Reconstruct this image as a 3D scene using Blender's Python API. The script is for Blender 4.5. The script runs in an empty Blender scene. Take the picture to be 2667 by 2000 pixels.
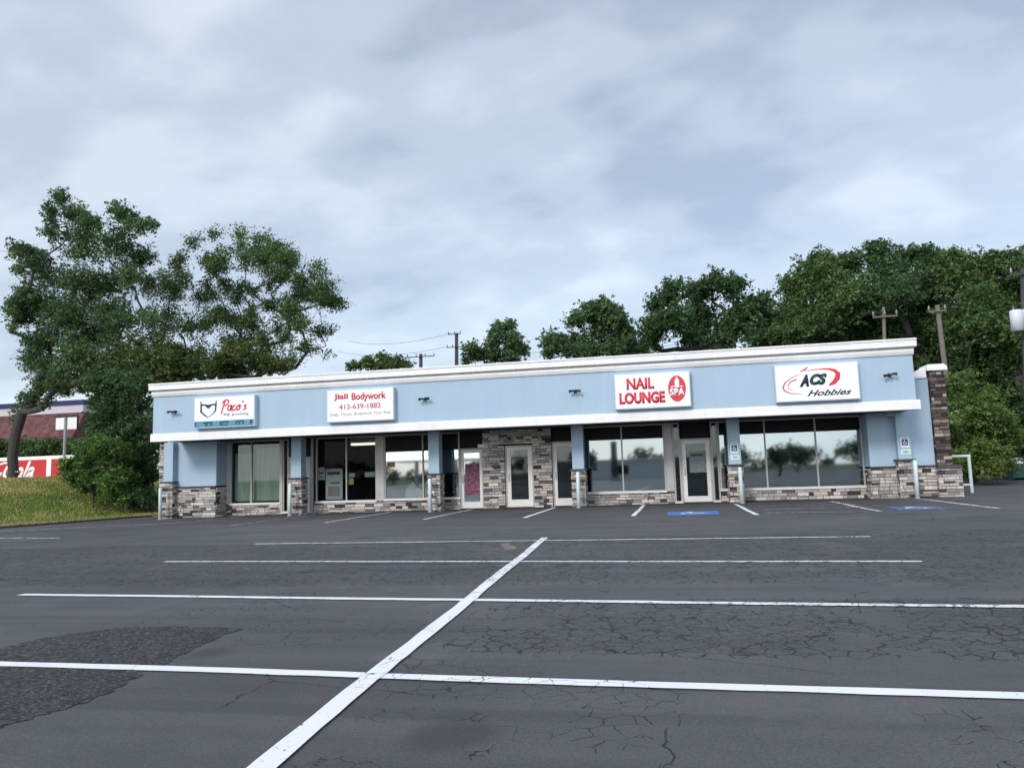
import bpy, bmesh, math, random
import numpy as np
from mathutils import Vector, Matrix

random.seed(7)
RNG = np.random.default_rng(11)
C = bpy.context.scene.collection
S = bpy.context.scene

# ------------------------------------------------------------------ camera
CAM_H = 1.30
AX = np.array([[0.97760778, -0.05311439, -0.20362194],
               [0.20829907, 0.10671962, 0.9722255],
               [-0.02990871, -0.99286947, 0.11539361]])   # world axes in (right, down, forward)
FPX, CX, CY = 1986.0, 1333.5, 1000.0
cam_d = bpy.data.cameras.new("camera")
cam = bpy.data.objects.new("camera", cam_d)
C.objects.link(cam)
cam_d.sensor_width = 36.0
cam_d.lens = FPX / 2667.0 * 36.0
cam_d.clip_end = 5000.0
cam_d.clip_start = 0.05
right, down, fwd = AX[:, 0], AX[:, 1], AX[:, 2]
m = Matrix.Identity(4)
for i in range(3):
    m[i][0] = right[i]; m[i][1] = -down[i]; m[i][2] = -fwd[i]
m[2][3] = CAM_H
cam.matrix_world = m
S.camera = cam

def ray(u, v):
    return AX @ np.array([u - CX, v - CY, FPX])
def ony(u, v, y):                       # photo measurement -> point on the vertical plane at distance y
    r = ray(u, v); t = y / r[1]
    return float(r[0] * t), float(CAM_H + r[2] * t)
def zg(x, y=0.0):                       # the lot falls gently to the left
    return 0.0074 * (x + 6.0)
def ong(u, v):                          # photo measurement -> point on the sloping lot
    r = ray(u, v); t = (zg(0) - CAM_H) / (r[2] - 0.0074 * r[0])
    return float(r[0] * t), float(r[1] * t)

# ------------------------------------------------------------------ world, sun, exposure
SUN_EL, SUN_AZ = math.radians(31), math.radians(200)   # azimuth from +Y clockwise
world = bpy.data.worlds.new("World"); S.world = world
world.use_nodes = True
wn, wl = world.node_tree.nodes, world.node_tree.links
wn.clear()
def N(t, **k):
    n = wn.new(t)
    for a, b in k.items(): setattr(n, a, b)
    return n
out = N('ShaderNodeOutputWorld')
sky = N('ShaderNodeTexSky'); sky.sky_type = 'NISHITA'; sky.sun_disc = False
sky.sun_elevation = SUN_EL; sky.sun_rotation = SUN_AZ
bg1 = N('ShaderNodeBackground'); bg1.inputs[1].default_value = 0.05
wl.new(sky.outputs[0], bg1.inputs[0])
tc = N('ShaderNodeTexCoord'); sep = N('ShaderNodeSeparateXYZ')
wl.new(tc.outputs['Generated'], sep.inputs[0])
def M(op, a, b=None, c=None, clamp=False):
    n = N('ShaderNodeMath', operation=op); n.use_clamp = clamp
    for i, x in enumerate([a, b, c]):
        if x is None: continue
        if isinstance(x, (int, float)): n.inputs[i].default_value = x
        else: wl.new(x, n.inputs[i])
    return n.outputs[0]
zc = M('MAXIMUM', sep.outputs['Z'], 0.0)
den = M('ADD', zc, 0.34)
px, py = M('DIVIDE', sep.outputs['X'], den), M('DIVIDE', sep.outputs['Y'], den)
comb = N('ShaderNodeCombineXYZ'); wl.new(px, comb.inputs[0]); wl.new(py, comb.inputs[1])
def noise(scale, detail, rough, dist, off):
    mp = N('ShaderNodeMapping'); mp.inputs['Location'].default_value = off
    mp.inputs['Rotation'].default_value = (0, 0, 0.35)
    mp.inputs['Scale'].default_value = (0.85, 1.15, 1)
    wl.new(comb.outputs[0], mp.inputs[0])
    n = N('ShaderNodeTexNoise'); n.inputs['Scale'].default_value = scale
    n.inputs['Detail'].default_value = detail; n.inputs['Roughness'].default_value = rough
    n.inputs['Distortion'].default_value = dist
    wl.new(mp.outputs[0], n.inputs['Vector'])
    return n.outputs['Fac']
n1 = noise(1.7, 6, 0.48, 0.12, (5.3, 2.9, 0)); n2 = noise(4.6, 6, 0.48, 0.12, (8.2, 4.4, 0))
nm = M('ADD', M('MULTIPLY', n1, 0.56), M('MULTIPLY', n2, 0.44))
ramp = N('ShaderNodeValToRGB'); wl.new(nm, ramp.inputs[0])
cr = ramp.color_ramp; cr.interpolation = 'EASE'
cr.elements[0].position = 0.40; cr.elements[0].color = (0.365, 0.402, 0.470, 1)
cr.elements[1].position = 0.62; cr.elements[1].color = (0.675, 0.708, 0.760, 1)
e = cr.elements.new(0.50); e.color = (0.500, 0.540, 0.612, 1)
# paler band low over the horizon
hz = M('MULTIPLY', M('SUBTRACT', 1.0, M('MULTIPLY', zc, 2.6), clamp=True), 0.75)
hz = M('MULTIPLY', hz, hz)
mixh = N('ShaderNodeMixRGB'); wl.new(hz, mixh.inputs[0]); wl.new(ramp.outputs[0], mixh.inputs[1])
mixh.inputs[2].default_value = (0.66, 0.76, 0.88, 1)
# overcast sky is brighter overhead and on the side of the hidden sun (behind the photographer)
back = M('MAXIMUM', M('MULTIPLY', sep.outputs['Y'], -1.0), 0.0)
gain = M('ADD', M('ADD', 0.98, M('MULTIPLY', back, 1.25)), M('MULTIPLY', M('POWER', zc, 3.0), 0.8))
mul = N('ShaderNodeVectorMath', operation='SCALE'); wl.new(mixh.outputs[0], mul.inputs[0]); wl.new(gain, mul.inputs['Scale'])
bg2 = N('ShaderNodeBackground'); bg2.inputs[1].default_value = 0.70
wl.new(mul.outputs[0], bg2.inputs[0])
add = N('ShaderNodeAddShader'); wl.new(bg1.outputs[0], add.inputs[0]); wl.new(bg2.outputs[0], add.inputs[1])
wl.new(add.outputs[0], out.inputs[0])

sd = bpy.data.lights.new("sun", 'SUN'); sd.energy = 1.5; sd.angle = math.radians(14); sd.color = (1.0, 0.97, 0.93)
sun = bpy.data.objects.new("sun", sd); C.objects.link(sun)
sdir = Vector((math.sin(SUN_AZ) * math.cos(SUN_EL), math.cos(SUN_AZ) * math.cos(SUN_EL), math.sin(SUN_EL)))
sun.rotation_euler = sdir.to_track_quat('Z', 'Y').to_euler(); sun.location = (0, -10, 30)
vs = S.view_settings
vs.view_transform = 'Standard'; vs.look = 'None'; vs.gamma = 1; vs.exposure = 0.35
try: vs.use_curve_mapping = False
except Exception: pass
S.cycles.max_bounces = 8; S.cycles.diffuse_bounces = 3; S.cycles.transparent_max_bounces = 12
S.cycles.use_denoising = True

# ------------------------------------------------------------------ materials
class Mat:
    """tiny node-graph helper"""
    def __init__(s, name, rough=0.6, spec=0.4, metal=0.0, color=(0.5, 0.5, 0.5)):
        s.m = bpy.data.materials.new(name); s.m.use_nodes = True
        s.n, s.l = s.m.node_tree.nodes, s.m.node_tree.links
        s.b = s.n['Principled BSDF']
        s.b.inputs['Roughness'].default_value = rough
        s.b.inputs['Specular IOR Level'].default_value = spec
        s.b.inputs['Metallic'].default_value = metal
        s.b.inputs['Base Color'].default_value = (*color, 1)
        s._tc = None
    def tc(s):
        if s._tc is None: s._tc = s.n.new('ShaderNodeTexCoord').outputs['Object']
        return s._tc
    def map(s, scale=(1, 1, 1), loc=(0, 0, 0), rot=(0, 0, 0)):
        n = s.n.new('ShaderNodeMapping'); n.inputs['Scale'].default_value = scale
        n.inputs['Location'].default_value = loc; n.inputs['Rotation'].default_value = rot
        s.l.new(s.tc(), n.inputs[0]); return n.outputs[0]
    def noise(s, scale, detail=4, rough=0.55, dist=0, vec=None, col=False):
        n = s.n.new('ShaderNodeTexNoise'); n.inputs['Scale'].default_value = scale
        n.inputs['Detail'].default_value = detail; n.inputs['Roughness'].default_value = rough
        n.inputs['Distortion'].default_value = dist
        s.l.new(vec if vec is not None else s.tc(), n.inputs['Vector'])
        return n.outputs['Color' if col else 'Fac']
    def math(s, op, a, b=None, clamp=False):
        n = s.n.new('ShaderNodeMath'); n.operation = op; n.use_clamp = clamp
        for i, x in enumerate([a, b]):
            if x is None: continue
            if isinstance(x, (int, float)): n.inputs[i].default_value = x
            else: s.l.new(x, n.inputs[i])
        return n.outputs[0]
    def rng(s, x, a, b, c=0.0, d=1.0, smooth=False):
        n = s.n.new('ShaderNodeMapRange'); n.interpolation_type = 'SMOOTHSTEP' if smooth else 'LINEAR'
        s.l.new(x, n.inputs[0])
        for i, v in enumerate((a, b, c, d)): n.inputs[i + 1].default_value = v
        return n.outputs[0]
    def ramp(s, x, stops, const=False):
        n = s.n.new('ShaderNodeValToRGB'); s.l.new(x, n.inputs[0])
        r = n.color_ramp; r.interpolation = 'CONSTANT' if const else 'LINEAR'
        r.elements[0].position = stops[0][0]; r.elements[0].color = (*stops[0][1], 1)
        r.elements[1].position = stops[-1][0]; r.elements[1].color = (*stops[-1][1], 1)
        for p, c in stops[1:-1]:
            e = r.elements.new(p); e.color = (*c, 1)
        return n.outputs[0]
    def mix(s, f, a, b, mode='MIX'):
        n = s.n.new('ShaderNodeMixRGB'); n.blend_type = mode
        for i, x in enumerate([f, a, b]):
            if isinstance(x, (int, float)): n.inputs[i].default_value = x
            elif isinstance(x, tuple): n.inputs[i].default_value = (*x, 1)
            else: s.l.new(x, n.inputs[i])
        return n.outputs[0]
    def color(s, x): s.l.new(x, s.b.inputs['Base Color'])
    def rough(s, x): s.l.new(x, s.b.inputs['Roughness'])
    def bump(s, h, strength=0.3, dist=0.02):
        n = s.n.new('ShaderNodeBump'); n.inputs['Strength'].default_value = strength
        n.inputs['Distance'].default_value = dist; s.l.new(h, n.inputs['Height'])
        s.l.new(n.outputs[0], s.b.inputs['Normal'])
    def island(s):
        return s.n.new('ShaderNodeNewGeometry').outputs['Random Per Island']

def paint(name, col, rough=0.5, var=0.10, scale=3.0, streak=False, spec=0.4, metal=0.0):
    a = Mat(name, rough, spec, metal, col)
    f = a.noise(scale, 5, 0.6)
    if streak:
        g = a.noise(2.2, 5, 0.6, 0, a.map((1.6, 1.6, 0.12)))
        f = a.math('ADD', a.math('MULTIPLY', f, 0.5), a.math('MULTIPLY', g, 0.5))
    dark = tuple(c * (1 - var) for c in col); light = tuple(min(1, c * (1 + var)) for c in col)
    a.color(a.ramp(f, [(0.3, dark), (0.7, light)]))
    a.bump(a.noise(60, 3), 0.15, 0.004)
    return a.m

# asphalt ------------------------------------------------------------
def crack_mask(a):
    # alligator cracking
    warp = a.mix(0.10, a.tc(), a.noise(5.5, 3, 0.6, 0, None, True), 'ADD')
    def cracks(scale, w, vec=warp):
        v = a.n.new('ShaderNodeTexVoronoi'); v.feature = 'DISTANCE_TO_EDGE'; v.inputs['Scale'].default_value = scale
        v.inputs['Randomness'].default_value = 1.0
        a.l.new(vec, v.inputs['Vector'])
        width = a.math('MULTIPLY', a.rng(a.noise(3.4, 3), 0.32, 0.60, 0.15, 1.0), w)
        return a.math('LESS_THAN', a.math('SUBTRACT', v.outputs['Distance'], width), 0.0)
    sepn = a.n.new('ShaderNodeSeparateXYZ'); a.l.new(a.tc(), sepn.inputs[0])
    X, Y = sepn.outputs[0], sepn.outputs[1]
    # worn wheel lane between the second and third rows, stronger to the right
    lane = a.math('MULTIPLY', a.rng(Y, 5.2, 5.7, 0, 1, True), a.rng(Y, 7.4, 7.9, 1, 0, True))
    lane = a.math('MULTIPLY', lane, a.rng(X, -2.6, -0.6, 0.0, 1.0, True))
    lane2 = a.math('MULTIPLY', a.math('MULTIPLY', a.rng(Y, 8.4, 9.2, 0, 1, True), a.rng(Y, 13.8, 15.5, 1, 0, True)), a.rng(a.noise(0.35, 3), 0.28, 0.38))
    near = a.rng(a.noise(0.42, 4, 0.6, 0, a.map((1, 1, 1), (3, 9, 0))), 0.51, 0.57)
    mask = a.math('MAXIMUM', lane, a.math('MAXIMUM', lane2, a.math('MULTIPLY', near, 0.45)))
    mask = a.math('MULTIPLY', mask, a.rng(a.noise(1.1, 4), 0.33, 0.46))
    ck = a.math('MULTIPLY', a.math('MAXIMUM', cracks(6.5, 0.024), a.math('MULTIPLY', cracks(6.5, 0.050), a.math('GREATER_THAN', a.math('MAXIMUM', lane, lane2), 0.35))), a.math('GREATER_THAN', mask, 0.28))
    fine_ck = a.math('MULTIPLY', cracks(11.0, 0.034), a.math('GREATER_THAN', mask, 0.62))
    ck = a.math('MAXIMUM', ck, a.math('MULTIPLY', fine_ck, 0.7))
    long_ck = a.math('MULTIPLY', cracks(0.55, 0.0035), a.math('GREATER_THAN', a.noise(0.5, 3, 0.5, 0, a.map((1, 1, 1), (2, 17, 0))), 0.52))
    ck = a.math('MAXIMUM', ck, long_ck)
    return ck
def asphalt_mat(name, patch=False):
    a = Mat(name, 0.72, 0.42)
    big = a.noise(0.16, 5, 0.6, 0.4); mid = a.noise(0.9, 6, 0.62, 0.3); fine = a.noise(70, 3, 0.7); grit = a.noise(120, 2, 0.6)
    streaks = a.noise(0.8, 5, 0.55, 0.2, a.map((0.28, 2.2, 1)))
    s = a.math('ADD', a.math('MULTIPLY', big, 0.45), a.math('ADD', a.math('MULTIPLY', mid, 0.25), a.math('MULTIPLY', streaks, 0.30)))
    if patch:
        col = a.ramp(s, [(0.36, (0.026, 0.026, 0.027)), (0.62, (0.066, 0.065, 0.066))])
        ag = a.noise(20, 5, 0.75, 0.2)
        col = a.mix(a.rng(ag, 0.46, 0.55), (0.006, 0.006, 0.007), col)
        col = a.mix(a.rng(a.noise(42, 3, 0.7), 0.56, 0.64, 0, 0.8), col, (0.20, 0.195, 0.185))
        a.color(col); a.bump(ag, 1.0, 0.03)
        return a.m
    col = a.ramp(s, [(0.38, (0.052, 0.051, 0.053)), (0.51, (0.083, 0.082, 0.084)), (0.64, (0.122, 0.119, 0.119))])
    col = a.mix(a.rng(fine, 0.38, 0.70, 0.0, 0.55), col, (0.018, 0.018, 0.021))
    col = a.mix(a.rng(grit, 0.60, 0.70, 0.0, 0.5), col, (0.20, 0.20, 0.20))
    ck = crack_mask(a)
    oil = a.rng(a.noise(0.85, 2, 0.4, 0, a.map((1, 1, 1), (4, 13, 0))), 0.66, 0.74, 0, 0.55)
    col = a.mix(oil, col, (0.022, 0.021, 0.022))
    tyre = a.rng(a.noise(1.0, 3, 0.5, 0.1, a.map((0.10, 2.6, 1), (0, 5, 0))), 0.56, 0.66, 0, 0.35)
    col = a.mix(tyre, col, (0.030, 0.030, 0.033))
    dust = a.rng(a.noise(0.5, 6, 0.7, 0, a.map((1, 1, 1), (9, 1, 0))), 0.55, 0.70, 0, 0.35)
    col = a.mix(dust, col, (0.15, 0.145, 0.14))
    col = a.mix(a.math('MULTIPLY', ck, 0.92), col, (0.006, 0.006, 0.007))
    a.color(col)
    a.rough(a.rng(mid, 0.3, 0.7, 0.62, 0.82))
    h = a.math('SUBTRACT', a.math('MULTIPLY', fine, 0.5), a.math('MULTIPLY', ck, 1.0))
    a.bump(h, 0.55, 0.012)
    return a.m
ASPHALT = asphalt_mat("asphalt"); PATCH = asphalt_mat("asphalt_coarse", True)

def line_mat(name, col, wear):
    a = Mat(name, 0.6, 0.3)
    w = a.noise(7, 6, 0.7, 0.2); g = a.noise(70, 3, 0.7)
    base = a.mix(a.rng(g, 0.3, 0.75, 0, 0.16), col, tuple(c * 0.6 for c in col))
    base = a.mix(a.rng(a.noise(1.4, 4), 0.35, 0.7, 0, 0.18), base, tuple(c * 0.72 for c in col))
    ck = crack_mask(a)
    tear = a.rng(a.noise(38, 4, 0.75), 0.31, 0.36, 1, 0)
    gone = a.math('MAXIMUM', a.math('MAXIMUM', a.rng(w, wear, wear + 0.06, 1, 0), a.math('MULTIPLY', ck, 0.8)), tear)
    a.color(a.mix(gone, base, (0.07, 0.07, 0.075)))
    a.bump(g, 0.3, 0.004)
    return a.m
LINE = line_mat("road_paint_white", (0.80, 0.81, 0.82), 0.30)
LINE_WORN = line_mat("road_paint_worn", (0.76, 0.75, 0.77), 0.42)
LINE_FADED = line_mat("road_paint_faded", (0.46, 0.45, 0.47), 0.45)
BLUEP = line_mat("road_paint_blue", (0.075, 0.19, 0.50), 0.36)

BLUE = paint("blue_siding", (0.355, 0.470, 0.575), 0.75, 0.05, 0.7, streak=True)
WHITE_TRIM = paint("white_trim", (0.77, 0.765, 0.755), 0.7, 0.08, 1.2, streak=True)
SOFFIT = paint("dark_soffit", (0.022, 0.022, 0.024), 0.9, 0.2)
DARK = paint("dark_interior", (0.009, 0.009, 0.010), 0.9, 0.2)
ALU = paint("aluminium_frame", (0.42, 0.40, 0.38), 0.45, 0.12, 2.0, metal=0.0, spec=0.5)
ALU_L = paint("pale_aluminium", (0.66, 0.65, 0.62), 0.45, 0.08, 2.0, spec=0.5)
CAPST = paint("dark_capstone", (0.055, 0.052, 0.058), 0.8, 0.25, 9)
BLACK = paint("black_metal", (0.012, 0.012, 0.014), 0.45, 0.2)
BLACKGL = paint("black_spandrel", (0.010, 0.010, 0.012), 0.5, 0.2, spec=0.12)
GALV = paint("galvanised_steel", (0.30, 0.33, 0.36), 0.5, 0.12, 6)
BOLL = paint("bollard_paint", (0.60, 0.68, 0.70), 0.55, 0.12, 5, streak=True)
RAILP = paint("rail_paint", (0.50, 0.62, 0.58), 0.5, 0.12, 5)
SIGNW = paint("sign_face_white", (0.80, 0.81, 0.85), 0.35, 0.03, 1.0)
CAB = paint("sign_cabinet", (0.52, 0.60, 0.66), 0.5, 0.06)
RED = paint("sign_red", (0.60, 0.035, 0.055), 0.4, 0.05)
REDS = paint("sign_red_faded", (0.55, 0.13, 0.15), 0.4, 0.1)
NAVY = paint("sign_navy", (0.012, 0.030, 0.075), 0.4, 0.05)
TEALD = paint("sign_dark_teal", (0.010, 0.075, 0.115), 0.4, 0.05)
TEAL = paint("sign_teal", (0.085, 0.26, 0.37), 0.4, 0.08)
SGREY = paint("sign_grey_ink", (0.20, 0.18, 0.21), 0.5, 0.1)
GREENI = paint("sign_green_ink", (0.05, 0.30, 0.14), 0.5, 0.1)
SYMB = paint("sign_symbol_blue", (0.02, 0.03, 0.28), 0.4, 0.05)
ROOF = paint("roof_membrane", (0.30, 0.30, 0.30), 0.9, 0.15, 1)
BLOCK = paint("painted_block_wall", (0.34, 0.37, 0.39), 0.85, 0.1, 1.5, streak=True)
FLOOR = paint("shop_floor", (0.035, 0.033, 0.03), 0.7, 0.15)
PAPER = paint("poster_paper", (0.33, 0.38, 0.38), 0.7, 0.15, 5)
PAPERY = paint("poster_yellow", (0.30, 0.31, 0.10), 0.7, 0.15, 5)
WOOD = paint("weathered_pole_wood", (0.15, 0.13, 0.11), 0.9, 0.25, 3, streak=True)
DWOOD = paint("dark_pole_wood", (0.05, 0.048, 0.055), 0.9, 0.25, 3)
INSUL = paint("insulator", (0.14, 0.14, 0.15), 0.3, 0.05)

def blind_mat():
    a = Mat("vertical_blind", 0.8, 0.2)
    n = a.noise(3, 3, 0.5, 0, a.map((4.0, 1, 0.2)))
    a.color(a.ramp(n, [(0.3, (0.40, 0.47, 0.42)), (0.7, (0.60, 0.65, 0.55))])); return a.m
BLIND = blind_mat()

def glass(name, refl, tint=(0.55, 0.62, 0.60)):
    mt = bpy.data.materials.new(name); mt.use_nodes = True
    n, l = mt.node_tree.nodes, mt.node_tree.links; n.clear()
    o = n.new('ShaderNodeOutputMaterial'); mx = n.new('ShaderNodeMixShader')
    g = n.new('ShaderNodeBsdfGlossy'); g.inputs['Roughness'].default_value = 0.03
    g.inputs['Color'].default_value = (0.76, 0.90, 0.97, 1)
    t = n.new('ShaderNodeBsdfTransparent'); t.inputs['Color'].default_value = (*tint, 1)
    tcn = n.new('ShaderNodeTexCoord'); ns = n.new('ShaderNodeTexNoise'); ns.inputs['Scale'].default_value = 0.5
    bp = n.new('ShaderNodeBump'); bp.inputs['Strength'].default_value = 0.018; bp.inputs['Distance'].default_value = 0.05
    l.new(tcn.outputs['Object'], ns.inputs['Vector']); l.new(ns.outputs['Fac'], bp.inputs['Height']); l.new(bp.outputs[0], g.inputs['Normal'])
    mx.inputs[0].default_value = refl
    l.new(t.outputs[0], mx.inputs[1]); l.new(g.outputs[0], mx.inputs[2]); l.new(mx.outputs[0], o.inputs[0])
    return mt
GL_HI = glass("reflective_window_glass", 0.40); GL_MID = glass("tinted_window_glass", 0.075); GL_LO = glass("clear_window_glass", 0.006, (0.7, 0.72, 0.7))

def emit(name, col, s):
    mt = bpy.data.materials.new(name); mt.use_nodes = True
    b = mt.node_tree.nodes['Principled BSDF']; b.inputs['Base Color'].default_value = (*col, 1)
    b.inputs['Emission Color'].default_value = (*col, 1); b.inputs['Emission Strength'].default_value = s
    return mt
TUBE = emit("lit_fluorescent", (1, 0.97, 0.82), 1.1)
LITBAND = emit("lit_canopy_fascia", (1, 0.99, 0.86), 3.0)

def stone_mat():
    a = Mat("ledge_stone", 0.88, 0.2)
    r = a.island()
    col = a.ramp(r, [(0.0, (0.035, 0.031, 0.033)), (0.09, (0.12, 0.105, 0.105)), (0.20, (0.28, 0.255, 0.245)), (0.34, (0.46, 0.425, 0.385)),
                     (0.52, (0.62, 0.57, 0.51)), (0.66, (0.42, 0.405, 0.40)), (0.76, (0.70, 0.65, 0.58)), (0.90, (0.54, 0.48, 0.41))], True)
    n = a.noise(14, 5, 0.65)
    col = a.mix(a.rng(n, 0.35, 0.75, 0, 0.45), col, (0.13, 0.115, 0.11))
    a.color(col); a.bump(a.noise(22, 5, 0.7), 0.7, 0.02)
    return a.m
STONE = stone_mat()
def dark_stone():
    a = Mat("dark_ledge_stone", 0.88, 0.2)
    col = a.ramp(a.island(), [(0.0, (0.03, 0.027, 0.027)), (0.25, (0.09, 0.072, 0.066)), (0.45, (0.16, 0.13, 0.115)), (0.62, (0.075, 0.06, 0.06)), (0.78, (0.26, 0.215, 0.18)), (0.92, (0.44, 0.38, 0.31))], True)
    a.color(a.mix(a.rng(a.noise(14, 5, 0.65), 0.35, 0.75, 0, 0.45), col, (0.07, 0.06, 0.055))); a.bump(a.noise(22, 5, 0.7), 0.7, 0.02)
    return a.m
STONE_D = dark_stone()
MORTAR = paint("mortar", (0.022, 0.020, 0.020), 0.95, 0.2, 20)

def leaf_mat(name, dark, light, yellow=None):
    a = Mat(name, 0.7, 0.12)
    r = a.island()
    n = a.noise(0.55, 3, 0.5)
    f = a.math('ADD', a.math('MULTIPLY', r, 0.55), a.math('MULTIPLY', a.rng(n, 0.35, 0.65), 0.45))
    stops = [(0.0, dark), (0.8, light)]
    if yellow: stops.append((1.0, yellow))
    col = a.ramp(f, stops)
    a.color(col)
    tr = a.n.new('ShaderNodeBsdfTranslucent'); a.l.new(col, tr.inputs[0])
    mx = a.n.new('ShaderNodeMixShader'); mx.inputs[0].default_value = 0.22
    o = a.n['Material Output']
    a.l.new(a.b.outputs[0], mx.inputs[1]); a.l.new(tr.outputs[0], mx.inputs[2]); a.l.new(mx.outputs[0], o.inputs[0])
    return a.m
LEAF_BLUE = leaf_mat("leaf_blue_green", (0.032, 0.072, 0.036), (0.140, 0.225, 0.095))
LEAF_MID = leaf_mat("leaf_mid_green", (0.032, 0.072, 0.026), (0.135, 0.215, 0.075))
LEAF_OLIVE = leaf_mat("leaf_olive", (0.040, 0.062, 0.020), (0.125, 0.165, 0.055), (0.17, 0.16, 0.07))
LEAF_DARK = leaf_mat("leaf_dark_green", (0.022, 0.055, 0.025), (0.100, 0.180, 0.070))
LEAF_BRIGHT = leaf_mat("leaf_bright_green", (0.055, 0.105, 0.028), (0.165, 0.255, 0.075), (0.22, 0.30, 0.09))
LEAF_YEL = leaf_mat("leaf_yellow_green", (0.06, 0.10, 0.028), (0.17, 0.22, 0.06), (0.24, 0.22, 0.07))
BARK = paint("bark", (0.050, 0.045, 0.042), 0.95, 0.4, 6, streak=True)

# ------------------------------------------------------------------ mesh helpers
def newmesh(name, verts, faces, mat, parent=None, smooth=False):
    me = bpy.data.meshes.new(name); me.from_pydata([tuple(v) for v in verts], [], faces); me.update()
    if mat: me.materials.append(mat)
    if smooth:
        for p in me.polygons: p.use_smooth = True
    o = bpy.data.objects.new(name, me); C.objects.link(o)
    if parent is not None: o.parent = parent
    return o

class MB:
    def __init__(s): s.v = []; s.f = []
    def box(s, x0, x1, y0, y1, z0, z1):
        b = len(s.v)
        s.v += [(x0, y0, z0), (x1, y0, z0), (x1, y1, z0), (x0, y1, z0), (x0, y0, z1), (x1, y0, z1), (x1, y1, z1), (x0, y1, z1)]
        s.f += [tuple(b + i for i in q) for q in ((3, 2, 1, 0), (4, 5, 6, 7), (0, 1, 5, 4), (1, 2, 6, 5), (2, 3, 7, 6), (3, 0, 4, 7))]
        return s
    def frustum(s, x0, x1, y0, y1, z0, z1, dx, dy):
        b = len(s.v)
        s.v += [(x0, y0, z0), (x1, y0, z0), (x1, y1, z0), (x0, y1, z0), (x0 + dx, y0 + dy, z1), (x1 - dx, y0 + dy, z1), (x1 - dx, y1 - dy, z1), (x0 + dx, y1 - dy, z1)]
        s.f += [tuple(b + i for i in q) for q in ((3, 2, 1, 0), (4, 5, 6, 7), (0, 1, 5, 4), (1, 2, 6, 5), (2, 3, 7, 6), (3, 0, 4, 7))]
        return s
    def prism(s, prof, x0, x1):               # profile of (y, z), extruded along x
        b = len(s.v); k = len(prof)
        s.v += [(x0, y, z) for y, z in prof] + [(x1, y, z) for y, z in prof]
        s.f += [tuple(b + i for i in range(k)), tuple(b + k + i for i in reversed(range(k)))]
        s.f += [(b + (i + 1) % k, b + i, b + k + i, b + k + (i + 1) % k) for i in range(k)]
        return s
    def tube(s, pts, rad, n=10, cap=True):
        pts = [Vector(p) for p in pts]
        if isinstance(rad, (int, float)): rad = [rad] * len(pts)
        rings = []
        for i, p in enumerate(pts):
            a = pts[max(i - 1, 0)]; c = pts[min(i + 1, len(pts) - 1)]
            d = (c - a).normalized() if (c - a).length > 1e-9 else Vector((0, 0, 1))
            u = d.orthogonal().normalized() if i == 0 else (u - d * u.dot(d)).normalized()
            w = d.cross(u)
            b = len(s.v)
            for k in range(n):
                t = 2 * math.pi * k / n
                s.v.append(tuple(p + (u * math.cos(t) + w * math.sin(t)) * rad[i]))
            rings.append(b)
        for r0, r1 in zip(rings, rings[1:]):
            for k in range(n):
                s.f.append((r0 + k, r0 + (k + 1) % n, r1 + (k + 1) % n, r1 + k))
        if cap:
            s.f.append(tuple(reversed(range(rings[0], rings[0] + n)))); s.f.append(tuple(range(rings[-1], rings[-1] + n)))
        return s
    def ribbon(s, pts, widths, y, th=0.006):     # stroke in the XZ plane at depth y, with thickness
        pts = [Vector((p[0], p[1])) for p in pts]
        if isinstance(widths, (int, float)): widths = [widths] * len(pts)
        b = len(s.v); k = len(pts)
        for i, p in enumerate(pts):
            a = pts[max(i - 1, 0)]; c = pts[min(i + 1, k - 1)]
            d = (c - a); d = d.normalized() if d.length > 1e-9 else Vector((1, 0))
            nrm = Vector((-d.y, d.x)) * widths[i] * 0.5
            for q, yy in ((p + nrm, y), (p - nrm, y), (p + nrm, y + th), (p - nrm, y + th)):
                s.v.append((q.x, yy, q.y))
        for i in range(k - 1):
            o = b + 4 * i
            s.f += [(o, o + 1, o + 5, o + 4), (o, o + 4, o + 6, o + 2), (o + 1, o + 3, o + 7, o + 5)]
        return s
    def build(s, name, mat, parent=None, smooth=False):
        return newmesh(name, s.v, s.f, mat, parent, smooth)

def thing(name, label, cat, loc=(0, 0, 0), group=None, kind=None):
    o = bpy.data.objects.new(name, None); C.objects.link(o); o.location = loc
    o.empty_display_size = 0.3
    o['label'] = label; o['category'] = cat
    if group: o['group'] = group
    if kind: o['kind'] = kind
    return o
def tag(o, label=None, cat=None, group=None, kind=None):
    if label: o['label'] = label
    if cat: o['category'] = cat
    if group: o['group'] = group
    if kind: o['kind'] = kind
    return o
def bevel(o, w=0.01, seg=1):
    m_ = o.modifiers.new('bevel', 'BEVEL'); m_.width = w; m_.segments = seg; m_.limit_method = 'ANGLE'
    return o
# parts are authored in world coordinates; rebase() moves the thing's Empty to its foot without moving the parts
def rebase(root, loc):
    loc = Vector(loc); root.location = loc
    for ch in root.children:
        ch.location = ch.location - loc
    return root

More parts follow.
